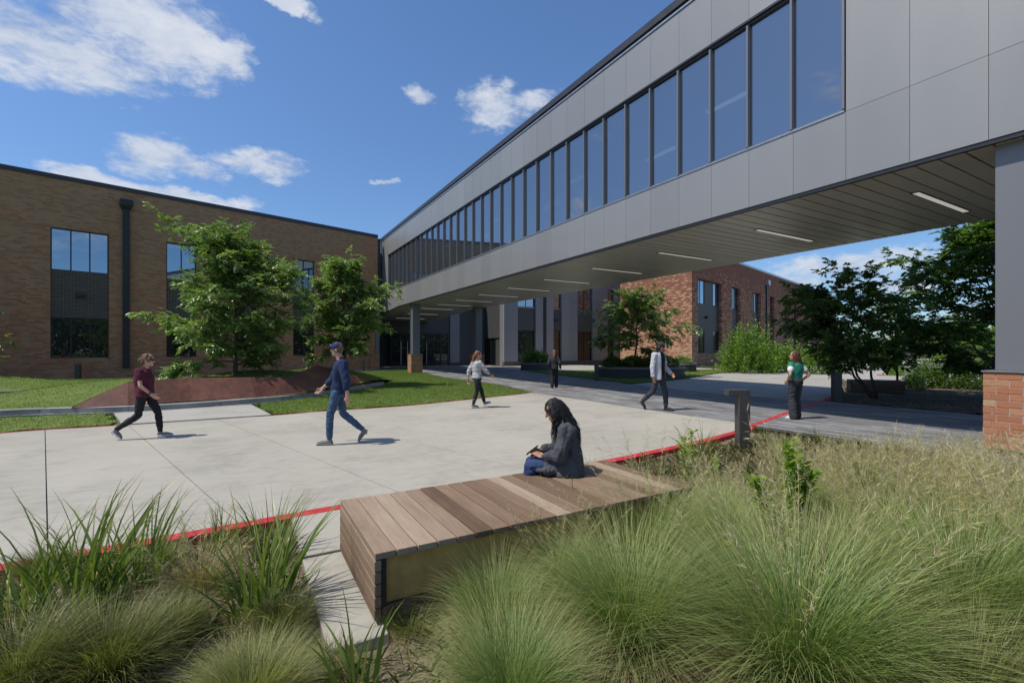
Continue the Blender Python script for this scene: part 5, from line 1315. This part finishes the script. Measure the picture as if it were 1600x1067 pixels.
def hand(mb, wr, tip, side, curl=.5, fwd=(1, 0, 0)):
    wr, tip = V3(wr), V3(tip); d = (tip - wr).normalized(); L = .175
    w = V3(fwd); w = w - d * w.dot(d); w = w.normalized() if w.length > .1 else d.orthogonal().normalized()
    nrm = d.cross(w) * (1 if side == 'L' else -1)         # towards the palm
    kn = wr + d * L * .5
    for k, o in enumerate((-.028, -.009, .010, .028)): m_capsule(mb, wr + w * o * .75, kn + w * o, .014, .0125, 8)
    for k, (o, l) in enumerate(((.030, .078), (.010, .088), (-.010, .082), (-.029, .062))):
        a = kn + w * o; b = a + (d * math.cos(curl * .6) + nrm * math.sin(curl * .6)) * l * .5; c = b + (d * math.cos(curl * 1.5) + nrm * math.sin(curl * 1.5)) * l * .5
        m_capsule(mb, a, b, .0105, .0095, 7); m_capsule(mb, b, c, .0095, .008, 7)
    a = wr + d * .03 + w * .024; b = a + (d * .6 + w * .6 + nrm * .35).normalized() * .045; c = b + (d * .9 + w * .15 + nrm * .4).normalized() * .035
    m_capsule(mb, a, b, .014, .0115, 7); m_capsule(mb, b, c, .0115, .009, 7)

def person(label, loc, heading, J, skin='skin_light', sex='f', scale=1.0, top=None, sleeve=1.0, legs=None, legw=1.0, flare=1.0, shoes='shoe_grey', sole='shoe_white', hair=None, hairm='hair_brown',
           cap=None, glasses=False, vest=None, jacket=None, seated=False, hem=None, curl=.5, voxel=.0085, watch=None, bust=.0, belly=0.0):
    hip = [V3(J['hip'][k]) for k in 'LR']; sh = [V3(J['sh'][k]) for k in 'LR']
    pel = (hip[0] + hip[1]) / 2; chest = (sh[0] + sh[1]) / 2; neck = V3(J['neck']); head = V3(J['head'])
    yaw, pitch = J.get('yaw', 0), J.get('pitch', 0); HM = Matrix.Rotation(yaw, 3, 'Z') @ Matrix.Rotation(pitch, 3, 'Y')
    hs = J.get('hs', 1.0)
    def H(x, y, z): return head + HM @ Vector((x, y, z)) * hs
    sw = abs(sh[0].y - sh[1].y) / 2; hw = .155 if sex == 'm' else .165
    def torso(g, z0=None, flat=1.0):
        zc, zp = chest.z, pel.z; T = zc - zp
        def ctr(f): c = pel.lerp(chest, f); return (c.x, c.y, zp + T * f)
        r = [(-.16, .095, hw * .92), (-.02, .118, hw), (.14, .116, hw * .97), (.36, .098 + belly, .132 if sex == 'f' else .145), (.6, .110 + bust * .5 + belly * .7, .148 if sex == 'f' else .165), (.8, .112 + bust, sw * .93), (.95, .098, sw * .95), (1.03, .085, sw * .80), (1.10, .062, sw * .45)]
        rr = [(ctr(f), (a + g) * flat, b + g) for f, a, b in r]
        if z0 is not None:
            rr = [q for q in rr if q[0][2] > z0 + .03]; c0 = rr[0]; rr = [((c0[0][0], c0[0][1], z0), c0[1] * 1.03, c0[2] * 1.03)] + rr
        return rr
    # --- body: one continuous surface
    mb = MB(); m_loft(mb, torso(0))
    m_capsule(mb, neck - Vector((0, 0, .05)), H(-.012, 0, -.06), .060 if sex == 'm' else .053, .054 if sex == 'm' else .048)
    m_ell(mb, H(-.005, 0, .012), (.098 * hs, .077 * hs, .112 * hs), HM); m_ell(mb, H(.028, 0, -.045), (.066 * hs, .058 * hs, .074 * hs), HM); m_ell(mb, H(.066, 0, -.092), (.026 * hs, .026 * hs, .022 * hs), HM)
    m_capsule(mb, H(.090, 0, .018), H(.110, 0, -.022), .009, .0135, 8); m_ell(mb, H(.084, 0, -.058), (.013, .023, .010), HM); m_ell(mb, H(.078, 0, .030), (.014, .048, .012), HM)
    for sd in (-1, 1): m_ell(mb, H(-.008, sd * .079, -.008), (.019, .010, .031), HM)
    ua = .049 if sex == 'm' else .041
    for k in 'LR':
        s_, e_, w_, t_ = (V3(J[n][k]) for n in ('sh', 'el', 'wr', 'tip'))
        m_ell(mb, s_ - Vector((0, math.copysign(.02, s_.y), .01)), (ua * 1.25, ua * 1.2, ua * 1.25)); m_capsule(mb, s_ - Vector((0, math.copysign(.015, s_.y), 0)), e_, ua * 1.08, ua * .82); m_capsule(mb, e_, e_.lerp(w_, .3), ua * .82, ua * .84); m_capsule(mb, e_.lerp(w_, .3), w_, ua * .84, ua * .56)
        hand(mb, w_, t_, k, curl, J.get('palm', {}).get(k, (1, 0, 0)))
        h_, kn_, an_, he_, to_ = (V3(J[n][k]) for n in ('hip', 'kn', 'an', 'heel', 'toe'))
        m_capsule(mb, h_, kn_, .082, .054); m_capsule(mb, kn_, kn_.lerp(an_, .35), .052, .054); m_capsule(mb, kn_.lerp(an_, .35), an_, .054, .036)
        m_capsule(mb, an_, he_.lerp(to_, .2), .036, .03); m_capsule(mb, he_.lerp(to_, .2) + Vector((0, 0, .03)), he_.lerp(to_, .72) + Vector((0, 0, .025)), .026, .018)
    body = organic('person', mb, voxel, [MATS[skin], MATS['eye_dark'], MATS['lip']], None, 3)
    me = body.data; nf = len(me.polygons); ce = np.empty(nf * 3, np.float32); me.polygons.foreach_get('center', ce); ce = ce.reshape(-1, 3); mi = np.zeros(nf, np.int32)
    for sd in (-1, 1):
        mi[np.linalg.norm((ce - np.array(H(.086, sd * .031, .008))) * np.array([.6, .8, 1.5]), axis=1) < .0125] = 1
        mi[np.linalg.norm((ce - np.array(H(.086, sd * .032, .034))) * np.array([.5, .6, 2.2]), axis=1) < .013] = 1
    mi[np.linalg.norm((ce - np.array(H(.092, 0, -.058))) * np.array([.6, .8, 1.6]), axis=1) < .0165] = 2
    me.polygons.foreach_set('material_index', mi)
    body.location = loc; body.rotation_euler = (0, 0, heading); body.scale = (scale,) * 3
    tag(body, label, 'person')
    # --- clothes
    if legs:
        mb = MB(); z_w = (hem + .035) if hem else pel.z + .10
        rings = [r for r in torso(.017) if r[0][2] < z_w + .02]; m_loft(mb, rings)
        for k in 'LR':
            h_, kn_, an_ = (V3(J[n][k]) for n in ('hip', 'kn', 'an')); cu = an_ + (kn_ - an_).normalized() * (.02 if flare <= 1.2 else -.035)
            m_capsule(mb, h_, kn_, .098 * (legw * .5 + .5), .066 * legw); m_capsule(mb, kn_, kn_.lerp(cu, .35), .066 * legw, .067 * legw * (1 + (flare - 1) * .3)); m_capsule(mb, kn_.lerp(cu, .35), cu, .067 * legw * (1 + (flare - 1) * .3), .050 * legw * flare)
        organic('trousers', mb, voxel, MATS[legs], body, 3, .010, 13, 3, (1, 1, 1.6))
    def shirt(nm, mt, g, sl, z0, extra=None, fold=.010):
        mb = MB(); m_loft(mb, torso(g, z0))
        m_capsule(mb, neck - Vector((0, 0, .075)), neck - Vector((0, 0, .035)), .078, .060)
        for k in 'LR':
            s_, e_, w_ = (V3(J[n][k]) for n in ('sh', 'el', 'wr')); b = s_ - Vector((0, math.copysign(.015, s_.y), 0)); u = ua + g + .008
            m_ell(mb, b, (u * 1.06, u * 1.0, u * 1.04))
            if sl <= .5: m_capsule(mb, b, b.lerp(e_, sl * 2), u * 1.08, u * 1.05)
            else: m_capsule(mb, b, e_, u * 1.06, u * .95); m_capsule(mb, e_, e_.lerp(w_, (sl - .5) * 2), u * .95, u * .78)
        if extra: extra(mb)
        return organic(nm, mb, voxel, MATS[mt], body, 3, fold, 12, 7, (1.2, 1.2, .9))
    hz = hem if hem is not None else pel.z + .02
    if top: shirt('top', top, .019, sleeve, hz)
    if vest: shirt('vest', vest, .027, .08, hz, None, .008)
    for k in 'LR':
        an_, he_, to_ = (V3(J[n][k]) for n in ('an', 'heel', 'toe')); f = (to_ - he_).normalized(); upv = f.cross(Vector((0, 1, 0))); upv = -upv if upv.z < 0 and abs(f.z) < .9 else upv
        if upv.dot(an_ - he_) < 0: upv = -upv
        mb = MB(); L = (to_ - he_).length
        m_capsule(mb, he_ + f * .035 + upv * .045, he_ + f * L * .62 + upv * .036, .037, .039); m_capsule(mb, he_ + f * L * .62 + upv * .034, to_ - f * .03 + upv * .026, .039, .026); m_capsule(mb, he_ + f * .05 + upv * .06, an_, .037, .040)
        so = organic('shoe', mb, .008, MATS[shoes], body, 2)
        M = Matrix((f, Vector((0, 1, 0)), upv)).transposed().to_4x4(); M.translation = he_
        MB().box(-.004, L, -.043, .043, -.004, .024, M=M).build('sole', MATS[sole], so, bevel=.01)
    # --- hair, hats
    def strands(n, fn, r=.006, nm='hair_strands'):
        mb = MB()
        for i in range(n): mb.tube(fn(i), [r, r * 1.0, r * .9, r * .7, r * .25], 4, cap=False)
        return mb
    rg = np.random.default_rng(int(abs(loc[0]) * 100))
    if hair:
        mb = MB(); m_ell(mb, H(-.020, 0, .024), (.101 * hs, .087 * hs, .110 * hs), HM)
        if hair == 'bun': m_ell(mb, H(-.125, 0, -.005), (.042, .045, .045)); m_ell(mb, H(-.06, 0, -.03), (.065, .078, .06)); m_ell(mb, H(.03, .07, .01), (.035, .016, .05)); m_ell(mb, H(.03, -.07, .01), (.035, .016, .05))
        if hair == 'pony':
            m_ell(mb, H(-.05, 0, -.02), (.065, .078, .06)); pts = [H(-.10, 0, .02), H(-.14, 0, -.05), H(-.14, 0, -.15), H(-.13, 0, -.26), H(-.12, 0, -.34)]
            for i in range(4): m_capsule(mb, pts[i], pts[i + 1], (.034, .040, .042, .032)[i], (.040, .042, .032, .012)[i])
        if hair == 'long':
            for (x, y, z, a, b, c) in ((-.06, 0, -.06, .075, .088, .10), (-.085, 0, -.17, .060, .10, .11), (-.075, 0, -.28, .045, .105, .10), (-.0, .082, -.05, .05, .018, .10), (-.0, -.082, -.05, .05, .018, .10)): m_ell(mb, H(x, y, z), (a, b, c))
        if hair == 'collar': m_ell(mb, H(-.06, 0, -.06), (.055, .082, .085)); m_ell(mb, H(-.03, .07, -.05), (.045, .02, .07)); m_ell(mb, H(-.03, -.07, -.05), (.045, .02, .07))
        if hair == 'short': m_ell(mb, H(-.04, 0, -.025), (.062, .080, .055))
        ho = organic('hair', mb, .0075, MATS[hairm], body, 3, .012 if hair != 'long' else .018, 22, 5, (1, 1, .5))
        if hair in ('long', 'pony', 'bun'):
            def f1(i):
                a = rg.uniform(-1, 1) * (2.2 if hair == 'long' else .5); x0, y0 = -.02 - .085 * math.cos(a), .088 * math.sin(a)
                ln = rg.uniform(.24, .46) if hair == 'long' else (rg.uniform(.3, .42) if hair == 'pony' else .05); wv = rg.uniform(.008, .022); ph = rg.uniform(0, 6)
                if hair == 'pony': x0, y0 = -.11 + rg.normal(0, .015), rg.normal(0, .022)
                return [H(x0 * .8, y0 * .8, .06 if hair == 'long' else .02)] + [H(x0 - .03 * t + wv * math.sin(ph + 9 * t), y0 * (1 + .12 * t) + wv * math.cos(ph + 8 * t), .03 - ln * t) for t in (.25, .5, .75, 1)]
            strands(110 if hair == 'long' else 40, f1, .0075 if hair == 'long' else .006).build('strands', MATS[hairm], ho, smooth=True)
    if cap:
        mb = MB(); m_ell(mb, H(-.004, 0, .050), (.110 * hs, .091 * hs, .082 * hs), HM); co_ = organic('cap', mb, .007, MATS[cap], body, 2)
        mb = MB(); m_ell(mb, H(.128, 0, .046), (.066, .070, .008), HM @ Matrix.Rotation(.16, 3, 'Y')); organic('brim', mb, .005, MATS[cap], co_, 1)
        if cap == 'cap_navy':
            for sd, a in ((1, 0), (-1, 0)): pass
            mb = MB(); m_ell(mb, H(.098, .008, .082), (.010, .028, .012), HM); organic('emblem', mb, .004, MATS['white_cloth'], co_, 1)
        m_ = MB(); m_ell(m_, H(-.004, 0, .134), (.008, .008, .005)); m_.build('button', MATS[cap], co_)
    if glasses:
        mb = MB()
        for sd in (-1, 1): m_ell(mb, H(.097, sd * .033, .006), (.008, .027, .021), HM); m_capsule(mb, H(.090, sd * .060, .010), H(-.005, sd * .083, .008), .004, .004, 6)
        m_capsule(mb, H(.103, -.012, .010), H(.103, .012, .010), .004, .004, 6); mb.build('sunglasses', MATS['sunglass'], body, smooth=True)
    if watch:
        w_, e_ = V3(J['wr'][watch]), V3(J['el'][watch]); d = (w_ - e_).normalized(); MB().tube([w_ - d * .03, w_ - d * .004], [.034, .033], 12).build('wristwatch', MATS['watch'], body)
    return body, H

IMR = -YAW                                               # heading towards the right of the view
def LR(l, r): return {'L': l, 'R': r}
def at(px, py, z=0.0): x, y = G(px, py, z); return (x, y, z)
# woman in maroon top, walking right
person('woman in a maroon top and sunglasses striding right past the steel planter', at(226, 684.5), IMR + .30, dict(
    head=(.055, 0, 1.495), neck=(.0, 0, 1.37), pitch=.05, sh=LR((.0, .145, 1.28), (-.04, -.145, 1.28)), el=LR((-.02, .19, 1.02), (.01, -.21, 1.02)), wr=LR((-.03, .18, .79), (.17, -.19, .86)), tip=LR((-.0, .17, .62), (.30, -.17, .74)),
    hip=LR((.02, .085, .86), (-.01, -.085, .86)), kn=LR((.19, .085, .47), (-.07, -.09, .45)), an=LR((.225, .085, .11), (-.41, -.09, .20)), heel=LR((.17, .085, .012), (-.49, -.09, .17)), toe=LR((.44, .085, .02), (-.34, -.09, .01))),
    'skin_light', 'f', 1.0, 'maroon_cloth', .22, 'black_cloth', .92, 1.0, 'shoe_grey', 'shoe_white', 'bun', 'hair_brown', glasses=True, hem=.80, watch='R', bust=.02, belly=.03)
# man in navy, walking left
person('man in a navy sweater, jeans and navy cap striding left across the plaza', at(532, 693), IMR + math.pi + .15, dict(
    head=(.065, 0, 1.70), neck=(.005, 0, 1.555), pitch=.06, sh=LR((-.07, .205, 1.455), (.03, -.205, 1.455)), el=LR((-.15, .255, 1.13), (.20, -.25, 1.14)), wr=LR((-.165, .25, .88), (.35, -.2, .99)), tip=LR((-.17, .24, .70), (.46, -.16, .88)),
    hip=LR((.05, .09, .93), (.02, -.09, .93)), kn=LR((.16, .095, .52), (-.02, -.095, .54)), an=LR((.17, .095, .11), (-.37, -.095, .23)), heel=LR((.11, .095, .012), (-.46, -.095, .21)), toe=LR((.39, .095, .012), (-.31, -.095, .01))),
    'skin_light', 'm', 1.0, 'navy_cloth', .72, 'denim', .98, 1.0, 'shoe_grey', 'shoe_grey', 'short', 'hair_brown', cap='cap_navy', hem=.90)
# woman in stripes
person('woman in a striped top with a long auburn ponytail walking toward the walkway', at(745, 637), IMR + .42, dict(
    head=(.045, 0, 1.535), neck=(.0, 0, 1.405), yaw=-.1, sh=LR((-.04, .16, 1.315), (.04, -.16, 1.315)), el=LR((-.17, .215, 1.06), (.20, -.20, 1.09)), wr=LR((-.20, .21, .83), (.37, -.18, .95)), tip=LR((-.19, .2, .66), (.49, -.15, .86)),
    hip=LR((.02, .085, .87), (-.01, -.085, .87)), kn=LR((.17, .085, .50), (-.03, -.085, .47)), an=LR((.27, .085, .14), (-.14, -.085, .11)), heel=LR((.23, .085, .05), (-.21, -.085, .025)), toe=LR((.48, .085, .12), (.04, -.085, .012))),
    'skin_warm', 'f', 1.0, 'striped_cloth', .72, 'black_cloth', .92, .95, 'shoe_grey', 'shoe_white', 'pony', 'hair_auburn', hem=.86, watch='R')
# woman in black, seen from behind
person('woman in a black jacket and trousers walking away on the pavers', at(866, 605.5), math.pi / 2 - YAW - .12, dict(
    head=(.02, 0, 1.52), neck=(-.01, 0, 1.39), yaw=.15, sh=LR((-.02, .17, 1.305), (-.02, -.17, 1.305)), el=LR((-.12, .25, 1.06), (-.1, -.25, 1.06)), wr=LR((.08, .23, .93), (.04, -.26, .87)), tip=LR((.2, .18, .88), (.1, -.25, .71)),
    hip=LR((0, .085, .87), (0, -.085, .87)), kn=LR((-.03, .085, .47), (.09, -.085, .48)), an=LR((-.18, .085, .12), (.12, -.085, .10)), heel=LR((-.25, .085, .07), (.06, -.085, .012)), toe=LR((-.05, .085, .01), (.31, -.085, .012))),
    'skin_warm', 'f', 1.02, 'charcoal_cloth', 1.0, 'black_cloth', 1.12, 1.45, 'shoe_white', 'shoe_white', 'pony', 'hair_auburn', hem=.82)
lx, ly = G(866, 605.5); v = Vector((.16, -.265, .80)); v.rotate(Matrix.Rotation(math.pi / 2 - YAW - .12, 3, 'Z'))
lt = MB(); lt.box(-.15, .15, -.011, -.001, -.11, .11); lt.box(-.15, .15, .0, .009, -.11, .11); lap = lt.build('laptop', MATS['laptop_grey'], bevel=.004)
lap.location = (lx + v.x, ly + v.y, v.z * 1.02); lap.rotation_euler = (R(4), R(8), math.pi / 2 - YAW - .12); tag(lap, 'slim grey laptop carried under the arm of the woman in black', 'laptop')
# man in pale open shirt
J5 = dict(head=(.06, 0, 1.665), neck=(.01, 0, 1.535), pitch=.12, sh=LR((.02, .19, 1.44), (-.02, -.19, 1.44)), el=LR((.06, .26, 1.14), (-.05, -.25, 1.13)), wr=LR((.22, .27, .96), (-.03, -.26, .88)), tip=LR((.33, .25, .85), (.01, -.25, .71)),
    hip=LR((.02, .09, .92), (0, -.09, .92)), kn=LR((.14, .09, .50), (-.10, -.09, .51)), an=LR((.16, .09, .11), (-.40, -.09, .23)), heel=LR((.10, .09, .012), (-.47, -.09, .20)), toe=LR((.37, .09, .012), (-.33, -.09, .01)))
p5, H5 = person('man in an open pale shirt, black tee and dark cap walking on the pavers', at(1029, 641), IMR - .72, J5, 'skin_tan', 'm', 1.07, 'black_cloth', .04, 'slate_trouser', 1.02, 1.05, 'shoe_dark', 'shoe_dark', 'collar', 'hair_black', cap='charcoal_cloth', glasses=True, hem=.90)
def open_shirt(body):
    mb = MB(); pel = Vector((.01, 0, .92)); ch = Vector((0, 0, 1.44))
    n = 22; rows = [(.80, .165, .215), (.95, .155, .20), (1.10, .142, .185), (1.25, .155, .205), (1.38, .150, .218), (1.46, .128, .205), (1.515, .095, .14)]
    vs = []; fs = []
    for z, ax, ay in rows:
        for k in range(n + 1):
            a = R(38) + R(284) * k / n; flare_ = 1.06 if k in (0, n) else 1
            vs.append((.01 + ax * math.cos(a) * flare_, ay * math.sin(a), z))
    for i in range(len(rows) - 1):
        for k in range(n): fs.append((i * (n + 1) + k, i * (n + 1) + k + 1, (i + 1) * (n + 1) + k + 1, (i + 1) * (n + 1) + k))
    mb.add(vs, fs); o = mb.build('open_shirt', MATS['pale_shirt'], body, smooth=True)
    sd = o.modifiers.new('t', 'SOLIDIFY'); sd.thickness = .012; sb = o.modifiers.new('u', 'SUBSURF'); sb.levels = 1; sb.render_levels = 2
    for k in 'LR':
        m2 = MB(); s_, e_, w_ = (V3(J5[q][k]) for q in ('sh', 'el', 'wr'))
        m_ell(m2, s_, (.086, .075, .086)); m_capsule(m2, s_, e_, .080, .068); m_capsule(m2, e_, e_.lerp(w_, .86), .066, .055)
        organic('sleeve', m2, .009, MATS['pale_shirt'], o, 3, .010, 13, 9)
        m3 = MB(); d = (w_ - e_).normalized(); m3.tube([e_.lerp(w_, .80), e_.lerp(w_, .96)], [.062, .060], 14); m3.build('cuff', MATS['pale_shirt'], o, smooth=False)
open_shirt(p5)
# woman in green vest, back to us
person('woman in a green vest with long wavy hair standing hands on hips', at(1243, 654.5), math.pi / 2 - YAW + .38, dict(
    head=(.03, 0, 1.545), neck=(-.005, 0, 1.415), yaw=.6, sh=LR((0, .165, 1.325), (-.01, -.165, 1.325)), el=LR((-.07, .275, 1.09), (-.15, -.285, 1.09)), wr=LR((.06, .205, .93), (-.02, -.20, .94)), tip=LR((.14, .17, .84), (.08, -.16, .87)),
    hip=LR((0, .09, .89), (0, -.09, .89)), kn=LR((.02, .10, .48), (.05, -.10, .48)), an=LR((-.03, .11, .10), (.04, -.10, .10)), heel=LR((-.09, .11, .012), (-.02, -.10, .012)), toe=LR((.16, .12, .012), (.22, -.11, .012))),
    'skin_warm', 'f', 1.0, 'white_cloth', .24, 'charcoal_cloth', 1.22, 1.55, 'shoe_white', 'shoe_white', 'long', 'hair_chestnut', vest='green_cloth', hem=.99)
# woman with a phone, seated on the bench
JS = dict(head=(.135, 0, .655), neck=(.055, 0, .545), pitch=.42, sh=LR((.015, .165, .475), (.03, -.165, .475)), el=LR((.085, .205, .215), (.10, -.2, .225)), wr=LR((.275, .095, .185), (.28, -.07, .215)), tip=LR((.37, .035, .225), (.375, -.01, .245)),
    hip=LR((0, .09, .095), (0, -.09, .095)), kn=LR((.39, .085, .085), (.39, -.085, .085)), an=LR((.42, .085, -.32), (.43, -.085, -.32)), heel=LR((.36, .085, -.425), (.37, -.085, -.425)), toe=LR((.61, .085, -.425), (.62, -.085, -.425)), palm=LR((0, -1, .4), (0, 1, .4)))
sx, sy = G(887, 739, .43); sh_ = IMR + math.pi - .10
ps, Hs = person('seated woman in a slate jacket and jeans looking down at her phone', (sx, sy, .435), sh_, JS, 'skin_tan', 'f', .97, None, 1.0, 'deep_denim', 1.0, 1.0, 'shoe_dark', 'shoe_white', None, 'hair_black', curl=1.1, voxel=.007, hem=.09)
def jacket():
    mb = MB()
    m_loft(mb, [((.01, 0, .006), .185, .215), ((.01, 0, .05), .178, .208), ((.0, 0, .13), .162, .203), ((-.005, 0, .24), .138, .180), ((.005, 0, .34), .130, .172), ((.015, 0, .43), .122, .182), ((.025, 0, .49), .108, .172), ((.045, 0, .535), .082, .10), ((.06, 0, .57), .07, .075)])
    for y in (-.1, .1): m_capsule(mb, (.0, y, .088), (.21, y, .082), .102, .082); m_ell(mb, (.20, y * 1.1, .06), (.14, .11, .055))
    for k in 'LR':
        s_, e_, w_ = (V3(JS[q][k]) for q in ('sh', 'el', 'wr'))
        m_ell(mb, s_, (.078, .072, .078)); m_capsule(mb, s_, e_, .078, .070); m_capsule(mb, e_, e_.lerp(w_, .78), .072, .056)
    o = organic('jacket', mb, .008, MATS['slate_jacket'], ps, 2, .026, 9, 2, (1.5, 1.5, .8))
    mb = MB(); m_capsule(mb, (.06, -.06, .545), (.02, -.075, .575), .03, .028); m_capsule(mb, (.06, .06, .545), (.02, .075, .575), .03, .028); m_capsule(mb, (.02, -.075, .565), (-.02, 0, .565), .03, .03); m_capsule(mb, (.02, .075, .565), (-.02, 0, .565), .03, .03)
    organic('collar', mb, .007, MATS['slate_jacket'], o, 2, .006, 14)
jacket()
def seated_hair():
    mb = MB(); HMx = Matrix.Rotation(.42, 3, 'Y')
    m_ell(mb, Hs(-.012, 0, .026), (.101, .084, .104), HMx); m_ell(mb, Hs(-.060, 0, -.05), (.050, .076, .09), HMx); m_ell(mb, Hs(.035, .072, .0), (.030, .014, .075), HMx); m_ell(mb, Hs(.035, -.072, .0), (.030, .014, .075), HMx)
    for (x, z, a, b, c) in ((.02, .585, .05, .078, .07), (-.03, .535, .042, .085, .07), (-.072, .48, .030, .09, .07), (-.10, .42, .022, .085, .07), (-.118, .355, .016, .07, .06)): m_ell(mb, (x, 0, z), (a, b, c))
    m_ell(mb, Hs(-.015, .082, -.03), (.042, .018, .08), HMx); m_ell(mb, Hs(-.015, -.082, -.03), (.042, .018, .08), HMx)
    o = organic('hair', mb, .007, MATS['hair_black'], ps, 3, .02, 20, 4, (1, 1, .45))
    rg = np.random.default_rng(5); st = MB()
    for i in range(300):
        a = rg.uniform(-1.85, 1.85); front = abs(a) > 1.35
        rootp = Hs(-.02 - .06 * math.cos(a) * .6, .055 * math.sin(a), .122 - .02 * rg.uniform())
        sidep = Hs(-.02 - .108 * math.cos(a), .094 * math.sin(a), .0 + rg.uniform(-.03, .03))
        ln = rg.uniform(.2, .38) if front else rg.uniform(.24, .42); wv = rg.uniform(.006, .02); ph = rg.uniform(0, 6.3); pts = [rootp, rootp.lerp(sidep, .5) + (Hs(-.02 - .11 * math.cos(a), .10 * math.sin(a), .075) - Hs(0, 0, .04)) * .12, sidep]
        for t in np.linspace(.2, 1, 6):
            q = sidep + Vector((-.155 * t * (0 if front else 1) + (.02 * t if front else 0) + wv * math.sin(ph + 10 * t), wv * math.cos(ph + 9 * t) + .03 * t * math.sin(a), -ln * t)); pts.append(q)
        r = rg.uniform(.0022, .0045); st.tube(pts, [r] * 4 + [r * 1.3] * 2 + [r, r * .6, r * .2], 4, cap=False)
    st.build('strands', MATS['hair_black'], o, smooth=True)
seated_hair()
v = Vector((.364, .012, .226)); v.rotate(Matrix.Rotation(sh_, 3, 'Z'))
ph = MB().box(-.037, .037, -.075, .075, -.004, .004).build('phone', MATS['phone_black'], bevel=.003); ph.location = (sx + v.x, sy + v.y, .435 + v.z); ph.rotation_euler = (R(-38), 0, sh_ - math.pi / 2); tag(ph, 'black smartphone in the hands of the seated woman', 'phone')
MB().box(-.033, .033, -.068, .068, .0041, .0048).build('screen', MATS['glass_dark'], ph)
